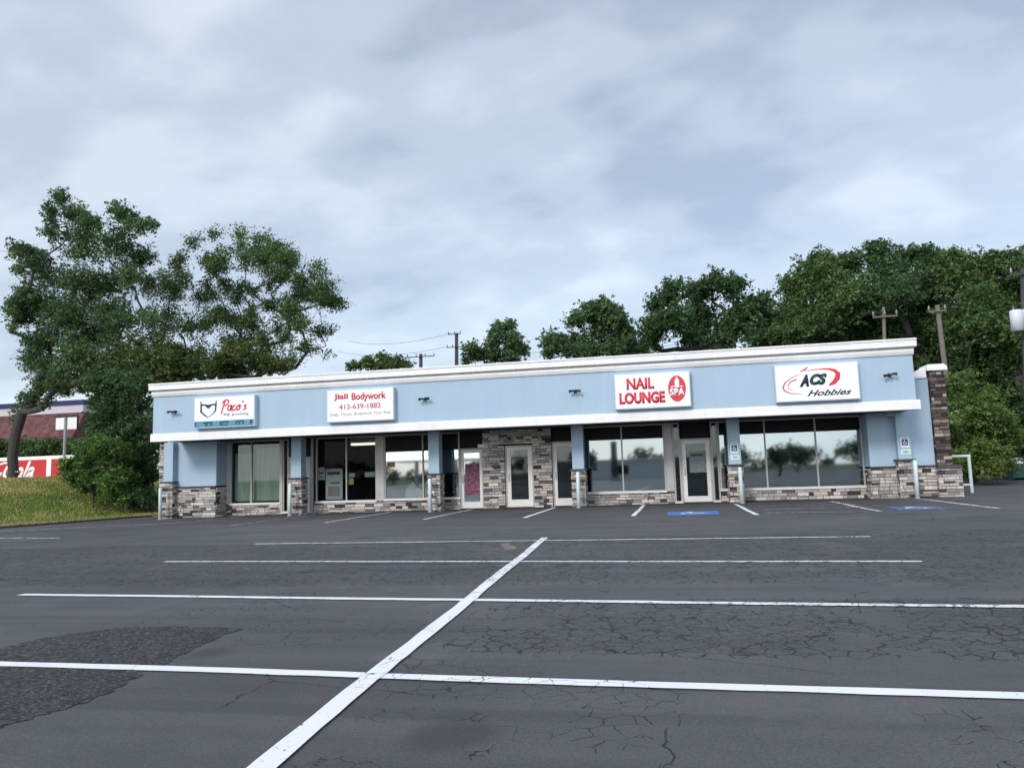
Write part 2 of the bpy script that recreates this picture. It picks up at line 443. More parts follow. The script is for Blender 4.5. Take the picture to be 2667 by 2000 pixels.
def text(body, x0, x1, z0, z1, y, mat, parent, name='lettering', bold=0.0, shear=0.0, th=0.006, fit=True):
    cu = bpy.data.curves.new('t', 'FONT'); cu.body = body; cu.size = 1.0; cu.offset = bold; cu.shear = shear; cu.extrude = 0.0
    cu.resolution_u = 3
    ob = bpy.data.objects.new('t', cu); C.objects.link(ob)
    dg = bpy.context.evaluated_depsgraph_get(); dg.update()
    me = bpy.data.meshes.new_from_object(ob.evaluated_get(dg), depsgraph=dg)
    bpy.data.objects.remove(ob)
    co = np.empty(len(me.vertices) * 3); me.vertices.foreach_get('co', co); co = co.reshape(-1, 3)
    lo, hi = co.min(0), co.max(0)
    sx = (x1 - x0) / (hi[0] - lo[0]); sz = (z1 - z0) / (hi[1] - lo[1])
    new = np.stack([x0 + (co[:, 0] - lo[0]) * sx, np.full(len(co), y), z0 + (co[:, 1] - lo[1]) * sz], 1)
    me.vertices.foreach_set('co', new.ravel()); me.materials.clear(); me.materials.append(mat); me.update()
    me.name = name
    o = bpy.data.objects.new(name, me); C.objects.link(o); o.parent = parent
    sm = o.modifiers.new('th', 'SOLIDIFY'); sm.thickness = th; sm.offset = 0
    return o

def words(body, x0, x1, z0, z1, y, mat, parent, gap=0.45, **k):
    ws = body.split(); L = [sum(0.5 if c in 'ijlft' else 1.4 if c in 'mwW' else 1.0 for c in w) for w in ws]; tot = sum(L) + gap * 2 * (len(ws) - 1); x = x0
    for w, l in zip(ws, L):
        e = x + (x1 - x0) * l / tot
        asc = any(c in 'bdfhklt' or c.isupper() for c in w); desc = any(c in 'gjpqy' for c in w)
        h = z1 - z0
        text(w, x, e, z0 - (0.28 * h if desc else 0), z1 - (0 if asc else 0.25 * h), y, mat, parent, **k)
        x = e + (x1 - x0) * gap * 2 / tot
def sheet(name, pts, dz, mat, parent=None, sub=1):     # flat polygon on the sloping lot
    v = [(x, y, zg(x) + dz) for x, y in pts]
    o = newmesh(name, v, [tuple(range(len(v)))], mat, parent)
    if o.data.polygons[0].normal.z < 0: o.data.flip_normals()
    return o

# ------------------------------------------------------------------ ground
def grid_sheet(name, x0, x1, y0, y1, nx, ny, zf, mat, hole=None):
    xs = np.linspace(x0, x1, nx); ys = np.linspace(y0, y1, ny)
    v = [(x, y, zf(x, y)) for y in ys for x in xs]
    f = [(j * nx + i, j * nx + i + 1, (j + 1) * nx + i + 1, (j + 1) * nx + i) for j in range(ny - 1) for i in range(nx - 1)]
    return newmesh(name, v, f, mat)
gm = Mat("earth_grass", 0.95, 0.1)
gm.color(gm.ramp(gm.noise(0.25, 6, 0.65), [(0.35, (0.045, 0.065, 0.02)), (0.55, (0.10, 0.11, 0.035)), (0.68, (0.17, 0.15, 0.07))]))
ground = grid_sheet('ground', -1500, 1500, -1500, 2500, 31, 41, lambda x, y: -0.06 + 0.0074 * (max(-60, min(60, x)) + 6) , gm.m)
# the far sheet keeps the lot's slope near the buildings and runs level beyond
xs = [-1500, -60, 60, 1500]; ys = [-1500, -40, 60, 2500]
ground.data.clear_geometry()
ground.data.from_pydata([(x, y, -0.06 + 0.0074 * (max(-60, min(60, x)) + 6)) for y in ys for x in xs], [],
                        [(j * 4 + i, j * 4 + i + 1, (j + 1) * 4 + i + 1, (j + 1) * 4 + i) for j in range(3) for i in range(3)])
ground.data.update(); tag(ground, kind='structure')

lot = newmesh('parking_lot', [(-45, -90, zg(-45)), (34, -90, zg(34)), (34, 47.5, zg(34)), (-45, 47.5, zg(-45))], [(0, 1, 2, 3)], ASPHALT)
tag(lot, kind='structure')
def line(p, q, w, dz, mat, px_=True, name='painted_line', jitter=0.006):
    a, b = (ong(*p), ong(*q)) if px_ else (p, q)
    a, b = Vector(a), Vector(b); d = (b - a); L = d.length; d.normalize(); nrm = Vector((-d.y, d.x))
    n = max(2, int(L / 0.22)); v = []; r = random.Random(int(L * 1000))
    for i in range(n + 1):
        c = a + d * L * i / n + nrm * math.sin(i * 0.31 + L) * 0.008
        e0 = w / 2 + r.uniform(-jitter, jitter); e1 = w / 2 + r.uniform(-jitter, jitter)
        for q_ in (c + nrm * e0, c - nrm * e1): v.append((q_.x, q_.y, zg(q_.x) + dz))
    f = [(2 * i, 2 * i + 1, 2 * i + 3, 2 * i + 2) for i in range(n)]
    o = newmesh(name, v, f, mat, lot)
    if o.data.polygons[0].normal.z < 0: o.data.flip_normals()
    return o
patch = [ong(*p) for p in [(-260, 1745), (0, 1690), (110, 1662), (230, 1645), (340, 1634), (470, 1632), (560, 1633), (640, 1638), (590, 1652), (545, 1672), (480, 1702), (430, 1727), (370, 1752),
                           (300, 1795), (240, 1822), (170, 1845), (90, 1868), (0, 1895), (-260, 1960)]]
pv = []
for i, (x, y) in enumerate(patch):
    x2, y2 = patch[(i + 1) % len(patch)]; kk = max(1, int(math.hypot(x2 - x, y2 - y) / 0.045))
    for q in range(kk): pv.append((x + (x2 - x) * q / kk + random.uniform(-.03, .03), y + (y2 - y) * q / kk + random.uniform(-.03, .03)))
sheet('asphalt_patch', pv, 0.004, PATCH, lot)
L1 = line((-500, 1713), (2900, 1824), 0.125, 0.008, LINE)
line((55, 1549), (2750, 1582), 0.125, 0.008, LINE)
line((430, 1463), (2402, 1463), 0.115, 0.008, LINE)
line((665, 1417), (2268, 1398), 0.105, 0.008, LINE)
line((640, 2035), (1420, 1401), 0.135, 0.012, LINE)
line((-100, 1402), (155, 1402), 0.11, 0.008, LINE_WORN)
line((-120, 1390), (480, 1361), 0.10, 0.008, LINE_WORN)
for p, q, mt_ in [((480, 1361), (640, 1343), LINE_FADED), ((600, 1369), (822, 1340), LINE_FADED), ((844, 1362), (1022, 1333), LINE_WORN), ((1103, 1353), (1232, 1326), LINE_WORN),
                  ((1365, 1349), (1447, 1321), LINE), ((1649, 1344), (1678, 1315), LINE), ((1915, 1313), (1971, 1341), LINE),
                  ((2164, 1306), (2291, 1332), LINE_WORN), ((2399, 1300), (2600, 1324), LINE_WORN)]:
    line(p, q, 0.12, 0.008, mt_)
# access aisle hatching, worn almost away
for p, q in [((1985, 1336), (2262, 1333)), ((1990, 1326), (2240, 1322)), ((1950, 1319), (2190, 1314))]:
    line(p, q, 0.12, 0.008, LINE_FADED, name='hatch_line')
sheet('paint_smudge', [ong(*p) for p in [(1302, 1417), (1325, 1413), (1330, 1421), (1348, 1424), (1340, 1432), (1322, 1434), (1312, 1427)]], 0.004, line_mat("tan_smudge", (0.20, 0.17, 0.14), 0.43), lot)

def access_symbol(cx, cy, s, parent, z0):
    """white wheelchair figure painted on blue, lying on the lot, head away from the building side"""
    mb = MB()
    def strip(pts, w):
        pts = [Vector(p) for p in pts]; b = len(mb.v); k = len(pts)
        for i, p in enumerate(pts):
            a = pts[max(i - 1, 0)]; c = pts[min(i + 1, k - 1)]; d = (c - a).normalized(); nn = Vector((-d.y, d.x)) * w / 2
            for q in (p + nn, p - nn): mb.v.append((cx + q.x * s, cy + q.y * s, zg(cx + q.x * s) + z0))
        for i in range(k - 1): mb.f.append((b + 2 * i, b + 2 * i + 1, b + 2 * i + 3, b + 2 * i + 2))
    strip([(0.30 * math.cos(t) - 0.02, 0.30 * math.sin(t) - 0.15) for t in np.radians(np.linspace(110, 390, 22))], 0.09)
    strip([(-0.08, 0.36), (-0.04, 0.02), (0.22, 0.0), (0.34, -0.32), (0.44, -0.30)], 0.10)
    strip([(-0.06, 0.22), (0.20, 0.20)], 0.08)
    strip([(0.06 * math.cos(t) - 0.08, 0.06 * math.sin(t) + 0.46) for t in np.linspace(0, 6.283, 12)], 0.10)
    o = mb.build('accessible_symbol', LINE, parent)
    for p in o.data.polygons: pass
    return o
for (u0, u1, v0, v1) in [(1738, 1880, 1331.5, 1343), (2345, 2502, 1317, 1329)]:
    xa, y0_ = ong(u0, v1); xb, _ = ong(u1, v1); _, y1_ = ong((u0 + u1) / 2, v0)
    cx_, cy_ = (xa + xb) / 2, (y0_ + y1_) / 2; w_ = (xb - xa) / 2
    o = sheet('accessible_panel', [(cx_ - w_, y0_), (cx_ + w_, y0_), (cx_ + w_, y1_), (cx_ - w_, y1_)], 0.006, BLUEP if u0 < 2000 else line_mat("road_paint_blue_worn", (0.10, 0.18, 0.42), 0.46), lot)
    access_symbol(cx_, cy_, min(w_, (y1_ - y0_) / 2) * 1.35, lot, 0.010)

sheet('base_shadow_strip', [(-20.4, 26.82), (8.9, 26.82), (8.9, 28.2), (-20.4, 28.2)], 0.0035, paint("base_shadow_dirt", (0.030, 0.030, 0.032), 0.9, 0.5, 3), lot)  # dark strip at the building foot: contact shadow painted in, along with dirt
# grass bank on the left ------------------------------------------------
E0, E1 = Vector((-38.0, 13.4)), Vector((-20.5, 26.6))       # foot of the bank: lot edge
p0 = Vector(ong(0, 1376)); p1 = Vector(ong(395, 1345))
ed = (p1 - p0).normalized(); en = Vector((-ed.y, ed.x))
def sstep(t): t = max(0.0, min(1.0, t)); return t * t * (3 - 2 * t)
def bank(x, y):
    d = (Vector((x, y)) - p0).dot(en); s_ = (Vector((x, y)) - p0).dot(ed)
    L = (p1 - p0).length
    h = 1.95 * sstep(d / 12.0)
    h += 0.05 * math.sin(x * 0.9) * math.sin(y * 0.7) * sstep(d / 3)
    return zg(x) + 0.05 + h
mb = MB(); ns, nd = 130, 46
L_ = (p1 - p0).length
svals = np.linspace(-28, L_ + 26, ns); dvals = np.concatenate([[0.0], np.geomspace(0.15, 45, nd - 1)])
for d in dvals:
    for s_ in svals:
        ss = s_
        q = p0 + ed * ss + en * (d + 0.05 * math.sin(ss * 1.7) * (d < 0.2))
        if q.y > 26.9 and q.x > -20.3: q.x = -20.3
        z = bank(q.x, q.y) if d > 0 else zg(q.x) - 0.02
        mb.v.append((q.x, q.y, z))
for j in range(nd - 1):
    for i in range(ns - 1):
        mb.f.append((j * ns + i, j * ns + i + 1, (j + 1) * ns + i + 1, (j + 1) * ns + i))
gb = Mat("bank_grass", 0.95, 0.1)
n_ = gb.noise(0.33, 6, 0.6, 0.3); n2_ = gb.noise(4.0, 5, 0.7, 0, gb.map((0.6, 1.6, 1)))
ff = gb.math('ADD', gb.math('MULTIPLY', n_, 0.7), gb.math('MULTIPLY', n2_, 0.3))
def straw(a):
    sp = a.n.new('ShaderNodeSeparateXYZ'); a.l.new(a.tc(), sp.inputs[0])
    d = a.math('SUBTRACT', a.math('ADD', a.math('MULTIPLY', sp.outputs[0], en.x), a.math('MULTIPLY', sp.outputs[1], en.y)), p0.dot(en))
    d = a.math('ADD', d, a.rng(a.noise(1.3, 4), 0.3, 0.7, -0.8, 0.8))
    return a.math('ADD', a.rng(d, 0.1, 1.3, 0.13, 0.0, True), a.rng(d, 6.0, 10.0, 0.0, 0.10, True))
ff = gb.math('ADD', ff, straw(gb))
gb.color(gb.ramp(ff, [(0.46, (0.09, 0.145, 0.030)), (0.55, (0.17, 0.21, 0.05)), (0.59, (0.30, 0.26, 0.10)), (0.67, (0.42, 0.33, 0.16))]))
gb.bump(gb.noise(30, 4, 0.7), 0.8, 0.05)
bk = mb.build('grass_bank', gb.m, None, True); tag(bk, kind='structure')
# grass blades over the bank
def blades(name, n, xf, mat, h=(0.05, 0.11), w=0.018):
    V = np.empty((n, 3, 3)); k = 0
    while k < n:
        x, y, z = xf()
        a = RNG.uniform(0, math.pi); hh = RNG.uniform(*h); ww = w * RNG.uniform(0.7, 1.4)
        dx, dy = math.cos(a) * ww, math.sin(a) * ww; lx, ly = RNG.normal(0, 0.03, 2)
        V[k] = [(x - dx, y - dy, z - 0.01), (x + dx, y + dy, z - 0.01), (x + lx, y + ly, z + hh)]; k += 1
    me = bpy.data.meshes.new(name); me.vertices.add(n * 3); me.vertices.foreach_set('co', V.ravel())
    me.loops.add(n * 3); me.loops.foreach_set('vertex_index', np.arange(n * 3, dtype=np.int32))
    me.polygons.add(n); me.polygons.foreach_set('loop_start', np.arange(0, n * 3, 3, dtype=np.int32))
    me.update(calc_edges=True); me.materials.append(mat)
    o = bpy.data.objects.new(name, me); C.objects.link(o); return o
gbl = Mat("grass_blade", 0.8, 0.15)
gr_ = gbl.math('ADD', gbl.math('MULTIPLY', gbl.island(), 0.35), gbl.math('MULTIPLY', gbl.noise(0.33, 6, 0.6, 0.3), 0.65))
gr_ = gbl.math('ADD', gr_, straw(gbl))
gbl.color(gbl.ramp(gr_, [(0.36, (0.09, 0.155, 0.028)), (0.53, (0.17, 0.23, 0.05)), (0.59, (0.32, 0.28, 0.11)), (0.68, (0.44, 0.34, 0.17))]))
def bank_pt():
    d = RNG.uniform(0.02, 1) ** 1.5 * 14; s_ = RNG.uniform(-6, L_ + 5)
    q = p0 + ed * s_ + en * d
    return min(q.x, -20.4) if q.y > 26.5 else q.x, q.y, bank(q.x, q.y)
gobj = blades('grass', 70000, bank_pt, gbl.m); tag(gobj, 'short patchy green and straw coloured grass on the bank', 'grass', kind='stuff')
# dark bitumen kerb along the foot of the bank
mb = MB()
for i in range(70):
    a = p0 + ed * (-28 + i * (L_ + 28) / 70); b = p0 + ed * (-28 + (i + 1) * (L_ + 28) / 70)
    w = 0.11
    v = []
    for q in (a, b):
        for off, z in ((-w, 0.0), (-w + 0.03, 0.055), (w - 0.02, 0.06), (w, 0.0)):
            t = q + en * off; v.append((t.x, t.y, zg(t.x) + z))
    bse = len(mb.v); mb.v += v
    for k in range(3): mb.f.append((bse + k, bse + k + 4, bse + k + 5, bse + k + 1))
kb = mb.build('kerb', paint("bitumen_kerb", (0.02, 0.02, 0.022), 0.8, 0.3, 4)); tag(kb, kind='structure')
# dry grass verge behind the lot on the right
vg = newmesh('verge', [(9.5, 47.3, zg(9.5) + 0.04), (60, 47.3, zg(60) + 0.04), (60, 60, 1.2), (9.5, 60, 1.0)], [(0, 1, 2, 3)], gb.m); tag(vg, kind='structure')

# ------------------------------------------------------------------ shop building
YF, YP, YW, YN = 25.6, 27.1, 27.35, 28.1
YB = 40.0
B = thing('shop_building', 'long single storey shop row with pale blue fascia, white trim and stone veneer', 'building')
x0f, x1f = -19.4, 7.40
# fascia box
MB().box(x0f, x1f, YF, YF + 0.35, 3.10, 4.62).build('fascia', BLUE, B)
def prof_trim(name, prof, xa, xb, mat=WHITE_TRIM, seams=()):
    m_ = MB(); edges = [xa] + list(seams) + [xb]
    for a, b in zip(edges, edges[1:]): m_.prism(prof, a + 0.002, b - 0.002)
    return m_.build(name, mat, B)
prof_trim('cornice', [(YF - 0.02, 4.80), (YF - 0.20, 4.82), (YF - 0.20, 5.00), (YF - 0.23, 5.02), (YF - 0.23, 5.07), (YF + 0.45, 5.07), (YF + 0.45, 4.80)], x0f - 0.08, x1f + 0.10, seams=(-13.1, -6.4, 0.2))
prof_trim('cornice_moulding', [(YF - 0.004, 4.56), (YF - 0.055, 4.585), (YF - 0.10, 4.68), (YF - 0.10, 4.74), (YF - 0.02, 4.798), (YF + 0.4, 4.798), (YF + 0.4, 4.56)], x0f - 0.04, x1f + 0.03, seams=(-10.0, -3.2, 3.4))
prof_trim('eave_band', [(YF - 0.06, 2.87), (YF - 0.06, 3.12), (YF - 0.025, 3.165), (YF + 0.38, 3.165), (YF + 0.38, 2.87)], x0f - 0.06, x1f + 0.10, seams=(-10.65, -4.55, 1.05, 4.1))
MB().box(x0f, x1f, YF + 0.32, YN + 0.1, 2.90, 2.97).build('soffit', SOFFIT, B)
MB().box(-20.2, 8.3, YN + 0.12, YB, 3.6, 3.7).box(x0f, x1f, YF + 0.35, YN + 0.12, 3.55, 3.62).build('roof', ROOF, B)
MB().box(x0f - 0.0, x0f + 0.25, YF + 0.35, YN + 0.1, 2.97, 4.555).build('fascia_return', BLUE, B); MB().box(x1f - 0.25, x1f, YF + 0.35, YN + 0.1, 2.97, 4.555).build('fascia_return', BLUE, B)
# shell
MB().box(-20.2, -20.0, YN + 0.12, YB, -0.5, 3.6).box(8.2, 8.4, YW + 0.3, YB, -0.5, 3.9).box(-20.0, 8.2, YB - 0.2, YB, -0.5, 3.6).build('block_wall', BLOCK, B)

def stones(mb, back, x0, x1, z0, z1, y, d=0.03, hc=(0.075, 0.13), lc=(0.13, 0.46), seed=0, side=None):
    """ledge-stone courses on the plane y (facing -Y), or on a side face when side=(x, sign): then x0,x1 are y values"""
    r = random.Random(seed)
    z = z0
    while z < z1 - 0.02:
        h = min(r.uniform(*hc), z1 - z)
        if z1 - (z + h) < 0.04: h = z1 - z
        x = x0 - r.uniform(0, 0.15)
        while x < x1:
            l = r.uniform(*lc); a = max(x, x0); b = min(x + l, x1)
            if x1 - b < 0.06: b = x1
            if b - a > 0.03:
                dd = d * r.uniform(0.2, 1.25); g = 0.008
                if r.random() < 0.10 and h > 0.1:      # split into two thin stones
                    parts = [(z + g, z + h * 0.48), (z + h * 0.52, z + h - g)]
                else: parts = [(z + g, z + h - g)]
                for (za, zb) in parts:
                    if side is None: mb.frustum_y(a + g, b - g, y, y - dd, za, zb) if hasattr(mb, 'frustum_y') else mb.box(a + g, b - g, y - dd, y + 0.01, za, zb)
                    else:
                        sx, sg = side
                        xa, xb = (sx - 0.01, sx + dd) if sg > 0 else (sx - dd, sx + 0.01)
                        mb.box(xa, xb, a + g, b - g, za, zb)
            x = b if b == x1 else x + l
        z += h
def stone_block(name, x0, x1, y0, y1, z0, z1, parent, seed=0, sides=True, fm=None):
    core = MB().box(x0, x1, y0, y1, z0, z1).build(name, MORTAR, parent)
    mb = MB(); stones(mb, None, x0 - (0.02 if sides else 0), x1 + (0.02 if sides else 0), z0, z1, y0, seed=seed)
    if sides:
        stones(mb, None, y0, y1, z0, z1, 0, seed=seed + 5, side=(x1, 1)); stones(mb, None, y0, y1, z0, z1, 0, seed=seed + 9, side=(x0, -1))
    mb.build('stone_facing', fm or STONE, core)
    return core

ZB = -0.35
# end walls (wings) with stone wainscot and dark capstone
def wing(xa, xb, ztop, seed):
    w = MB().box(xa, xb, YW, YN + 0.12, 1.14, ztop).build('wall', BLUE, B)
    MB().box(xa, xb + 0.0, YW - 0.06, YW + 0.1, 1.08, 1.14).build('capstone', CAPST, w)
    c = MB().box(xa, xb, YW + 0.001, YN + 0.12, ZB, 1.08).build('stone_base', MORTAR, B)
    mb = MB(); stones(mb, None, xa, xb, ZB, 1.08, YW, seed=seed)
    if xb < 0: stones(mb, None, YW, YN, ZB, 1.08, 0, seed=seed + 3, side=(xb, 1))
    else: stones(mb, None, YW, YN, ZB, 1.08, 0, seed=seed + 3, side=(xa, -1))
    mb.build('stone_facing', STONE, c)
wing(-19.95, -17.82, 2.95, 3)
wing(6.32, 8.30, 4.0, 4)
# end piers
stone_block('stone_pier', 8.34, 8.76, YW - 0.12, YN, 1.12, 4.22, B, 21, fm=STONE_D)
stone_block('stone_pier', 8.30, 8.98, YW - 0.22, YN + 0.3, ZB, 1.02, B, 22)
MB().frustum(8.28, 9.02, YW - 0.28, YN + 0.36, 1.02, 1.12, 0.04, 0.08).build('capstone', CAPST, B)
stone_block('stone_pier', -20.32, -19.97, YW - 0.05, YN, ZB, 2.86, B, 23)
MB().box(8.26, 8.86, YW - 0.20, YN + 0.1, 4.22, 4.33).frustum(8.26, 8.86, YW - 0.20, YN + 0.1, 4.33, 4.43, 0.06, 0.1).build('pier_cap', WHITE_TRIM, B)
mb = MB().box(7.30, 8.258, YW - 0.06, YN + 0.2, 4.0, 4.12)
b_ = len(mb.v); mb.v += [(7.72, YW - 0.05, 4.121), (8.257, YW - 0.05, 4.121), (8.257, YW - 0.05, 4.36), (7.72, YN, 4.121), (8.257, YN, 4.121), (8.257, YN, 4.36)]
mb.f += [(b_, b_ + 1, b_ + 2), (b_ + 3, b_ + 5, b_ + 4), (b_, b_ + 2, b_ + 5, b_ + 3), (b_ + 1, b_ + 4, b_ + 5, b_ + 2)]
mb.build('coping', WHITE_TRIM, B)

# pillars
PX = [-19.80, -14.25, -8.72, -3.37, 2.00, 7.35]
for i, xc in enumerate(PX):
    p = MB().box(xc - 0.205, xc + 0.205, YP, YP + 0.42, 1.36, 2.905).build('pillar', BLUE, B)
    MB().frustum(xc - 0.31, xc + 0.31, YP - 0.10, YP + 0.52, 1.30, 1.36, 0.02, 0.02).build('capstone', CAPST, p)
    c = MB().box(xc - 0.235, xc + 0.235, YP - 0.03, YP + 0.45, ZB, 1.30).build('stone_base', MORTAR, p)
    mb = MB(); stones(mb, None, xc - 0.25, xc + 0.25, ZB, 1.30, YP - 0.03, seed=40 + i, lc=(0.14, 0.34))
    stones(mb, None, YP - 0.03, YP + 0.45, ZB, 1.30, 0, seed=50 + i, side=(xc + 0.235, 1), lc=(0.14, 0.34))
    stones(mb, None, YP - 0.03, YP + 0.45, ZB, 1.30, 0, seed=60 + i, side=(xc - 0.235, -1), lc=(0.14, 0.34))
    o = mb.build('stone_facing', STONE, p)

# shopfront: stone stall risers
def riser(xa, xb, ztop, seed):
    c = MB().box(xa, xb, YN - 0.02, YN + 0.12, ZB, ztop).build('stone_base', MORTAR, B)
    mb = MB(); stones(mb, None, xa, xb, ZB, ztop, YN - 0.02, seed=seed); mb.build('stone_facing', STONE, c)
ZT = 2.90
def window(xa, xb, zs, mull, gl, transom=None, ztop=ZT, seed=0, thick=()):
    """frame > panes, sill, transom panels"""
    f = MB(); y0, y1 = YN - 0.03, YN + 0.07
    f.box(xa, xb, y0, y1, zs, zs + 0.055).box(xa, xb, y0, y1, ztop - 0.05, ztop)
    bars = [xa + 0.025] + list(mull) + [xb - 0.025]
    for b in bars: f.box(b - 0.025, b + 0.025, y0 + 0.001, y1 - 0.001, zs + 0.055, ztop - 0.05)
    w = f.build('window', ALU, B)
    for a, b in zip(bars, bars[1:]):
        zt = transom if transom else ztop - 0.05
        newmesh('pane', [(a + 0.025, YN + 0.02, zs + 0.055), (b - 0.025, YN + 0.02, zs + 0.055), (b - 0.025, YN + 0.02, zt), (a + 0.025, YN + 0.02, zt)], [(0, 1, 2, 3)], gl, w)
        if transom:
            MB().box(a + 0.025, b - 0.025, YN + 0.015, YN + 0.03, zt + 0.001, ztop - 0.05).build('spandrel_panel', BLACKGL, w)
    MB().box(xa - 0.01, xb + 0.01, YN - 0.09, YN - 0.028, zs - 0.035, zs + 0.035).build('sill', ALU_L, w)
    return w
def door(xa, xb, ztop, gl, zb, stile=0.085, kick=0.24, hinge=1, frame=ALU_L):
    y0, y1 = YN - 0.02, YN + 0.05
    f = MB().box(xa, xa + 0.05, y0 - 0.02, y1 + 0.02, zb, ztop + 0.06).box(xb - 0.05, xb, y0 - 0.02, y1 + 0.02, zb, ztop + 0.06).box(xa + 0.05, xb - 0.05, y0 - 0.02, y1 + 0.02, ztop, ztop + 0.06)
    d = f.build('door_frame', ALU, B)
    a, b = xa + 0.055, xb - 0.055
    MB().box(a, a + stile, y0, y1, zb + 0.01, ztop - 0.005).box(b - stile, b, y0, y1, zb + 0.01, ztop - 0.005).box(a + stile, b - stile, y0, y1, zb + 0.01, zb + 0.01 + kick).box(a + stile, b - stile, y0, y1, ztop - 0.115, ztop - 0.005).build('door', frame, d)
    newmesh('pane', [(a + stile, YN + 0.015, zb + 0.01 + kick), (b - stile, YN + 0.015, zb + 0.01 + kick), (b - stile, YN + 0.015, ztop - 0.115), (a + stile, YN + 0.015, ztop - 0.115)], [(0, 1, 2, 3)], gl, d)
    hx = a + stile / 2 if hinge > 0 else b - stile / 2
    MB().tube([(hx, y0, zb + 0.95), (hx, y0 - 0.05, zb + 0.97), (hx, y0 - 0.05, zb + 1.21), (hx, y0, zb + 1.23)], 0.013, 8).build('handle', GALV, d)
    return d
def darkpanel(xa, xb, z0, z1, y=YN + 0.04):
    MB().box(xa, xb, y, y + 0.05, z0, z1).build('spandrel_panel', BLACKGL, B)
def post(xa, xb, z0, z1, mat=ALU):
    MB().box(xa, xb, YN - 0.06, YN + 0.08, z0, z1).build('frame_post', mat, B)

TR = 2.33
g = lambda x: zg(x)
# shop 1
post(-17.815, -17.66, 0.36, ZT)
window(-17.655, -15.43, 0.36, [-16.72], GL_MID)
riser(-17.82, -15.40, 0.325, 101)
post(-15.42, -15.34, g(-15.4), ZT)
window(-15.335, -15.09, 0.0, [], GL_LO, ztop=ZT)
door(-15.08, -14.12, 2.12, GL_MID, g(-15) + 0.02)
darkpanel(-15.08, -14.12, 2.19, ZT)
# shop 2
post(-14.11, -14.02, g(-14), ZT)
darkpanel(-14.02, -13.915, g(-14), ZT)
window(-13.91, -11.36, 0.37, [-12.62], GL_LO)
riser(-14.0, -8.0, 0.335, 102)
post(-11.355, -11.05, 0.37, ZT)
# shop 3
window(-11.045, -8.0, 0.40, [-9.47], GL_HI, transom=2.24)
door(-7.99, -7.09, 2.20, GL_HI, g(-7.5) + 0.02)
darkpanel(-7.99, -7.09, 2.27, ZT)
# stone bay with its door
c = MB().box(-7.085, -6.235, YN - 0.08, YN + 0.12, ZB, ZT).box(-5.155, -4.45, YN - 0.08, YN + 0.12, ZB, ZT).box(-6.235, -5.155, YN - 0.08, YN + 0.12, 2.36, ZT).build('stone_wall', MORTAR, B)
mb = MB(); stones(mb, None, -7.085, -6.235, ZB, 2.36, YN - 0.08, seed=71); stones(mb, None, -5.155, -4.45, ZB, 2.36, YN - 0.08, seed=72); stones(mb, None, -7.085, -4.45, 2.36, ZT, YN - 0.08, seed=73)
mb.build('stone_facing', STONE, c)
door(-6.23, -5.16, 2.25, GL_MID, g(-5.7) + 0.02, stile=0.15, kick=0.27)
door(-4.44, -3.52, 2.33, GL_MID, g(-4) + 0.02, stile=0.11, kick=0.27)
darkpanel(-4.44, -3.52, 2.40, ZT)
# shop 4
window(-3.51, -0.34, 0.47, [-1.87], GL_HI, transom=2.38)
riser(-3.51, -0.06, 0.435, 103)
post(-0.335, -0.07, 0.47, ZT, ALU)
window(-0.06, 0.20, 0.02 + g(0), [], GL_MID, ztop=ZT)
door(0.205, 1.27, 2.26, GL_MID, g(0.7) + 0.02, stile=0.13, kick=0.2)
darkpanel(0.255, 1.22, 2.33, ZT)
window(1.275, 1.52, 0.02 + g(1.3), [], GL_MID, ztop=ZT)
window(1.53, 6.31, 0.47, [3.12, 4.80], GL_HI, transom=2.40)
riser(1.53, 6.32, 0.435, 104)
# header above everything and interior shells
MB().box(-17.82, 6.32, YN - 0.02, YN + 0.12, ZT, 3.55).build('header', SOFFIT, B)
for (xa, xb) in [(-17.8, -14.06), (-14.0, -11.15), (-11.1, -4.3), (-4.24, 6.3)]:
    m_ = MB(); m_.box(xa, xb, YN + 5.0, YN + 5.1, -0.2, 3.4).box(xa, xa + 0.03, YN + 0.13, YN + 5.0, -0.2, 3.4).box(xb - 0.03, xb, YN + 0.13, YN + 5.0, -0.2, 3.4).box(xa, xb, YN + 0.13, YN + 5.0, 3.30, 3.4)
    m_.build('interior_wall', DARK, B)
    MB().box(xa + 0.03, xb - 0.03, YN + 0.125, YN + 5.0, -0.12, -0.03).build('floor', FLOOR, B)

# blinds, posters, light inside
for k, (xa, xb) in enumerate([(-17.60, -16.76), (-16.68, -15.48)]):
    mb = MB(); x = xa
    while x < xb - 0.03:
        a = 0.25 + 0.1 * math.sin(x * 9)
        w_ = 0.085
        dx, dy = w_ / 2 * math.cos(a), w_ / 2 * math.sin(a)
        b = len(mb.v); yy = YN + 0.22
        zt_ = 2.35 if k == 0 else 2.55
        mb.v += [(x, yy - dy, 0.48), (x + 2 * dx, yy + dy, 0.48), (x + 2 * dx, yy + dy, zt_), (x, yy - dy, zt_)]
        mb.f.append((b, b + 1, b + 2, b + 3)); x += 0.088
    mb.box(xa, xb, YN + 0.18, YN + 0.26, zt_, zt_ + 0.05)
    o = mb.build('window_blind', BLIND)
    tag(o, ['pale green vertical blind behind the left pane of the first shop window', 'pale green vertical blind behind the right pane of the first shop window'][k], 'blind', 'vertical blinds in the first shop window')
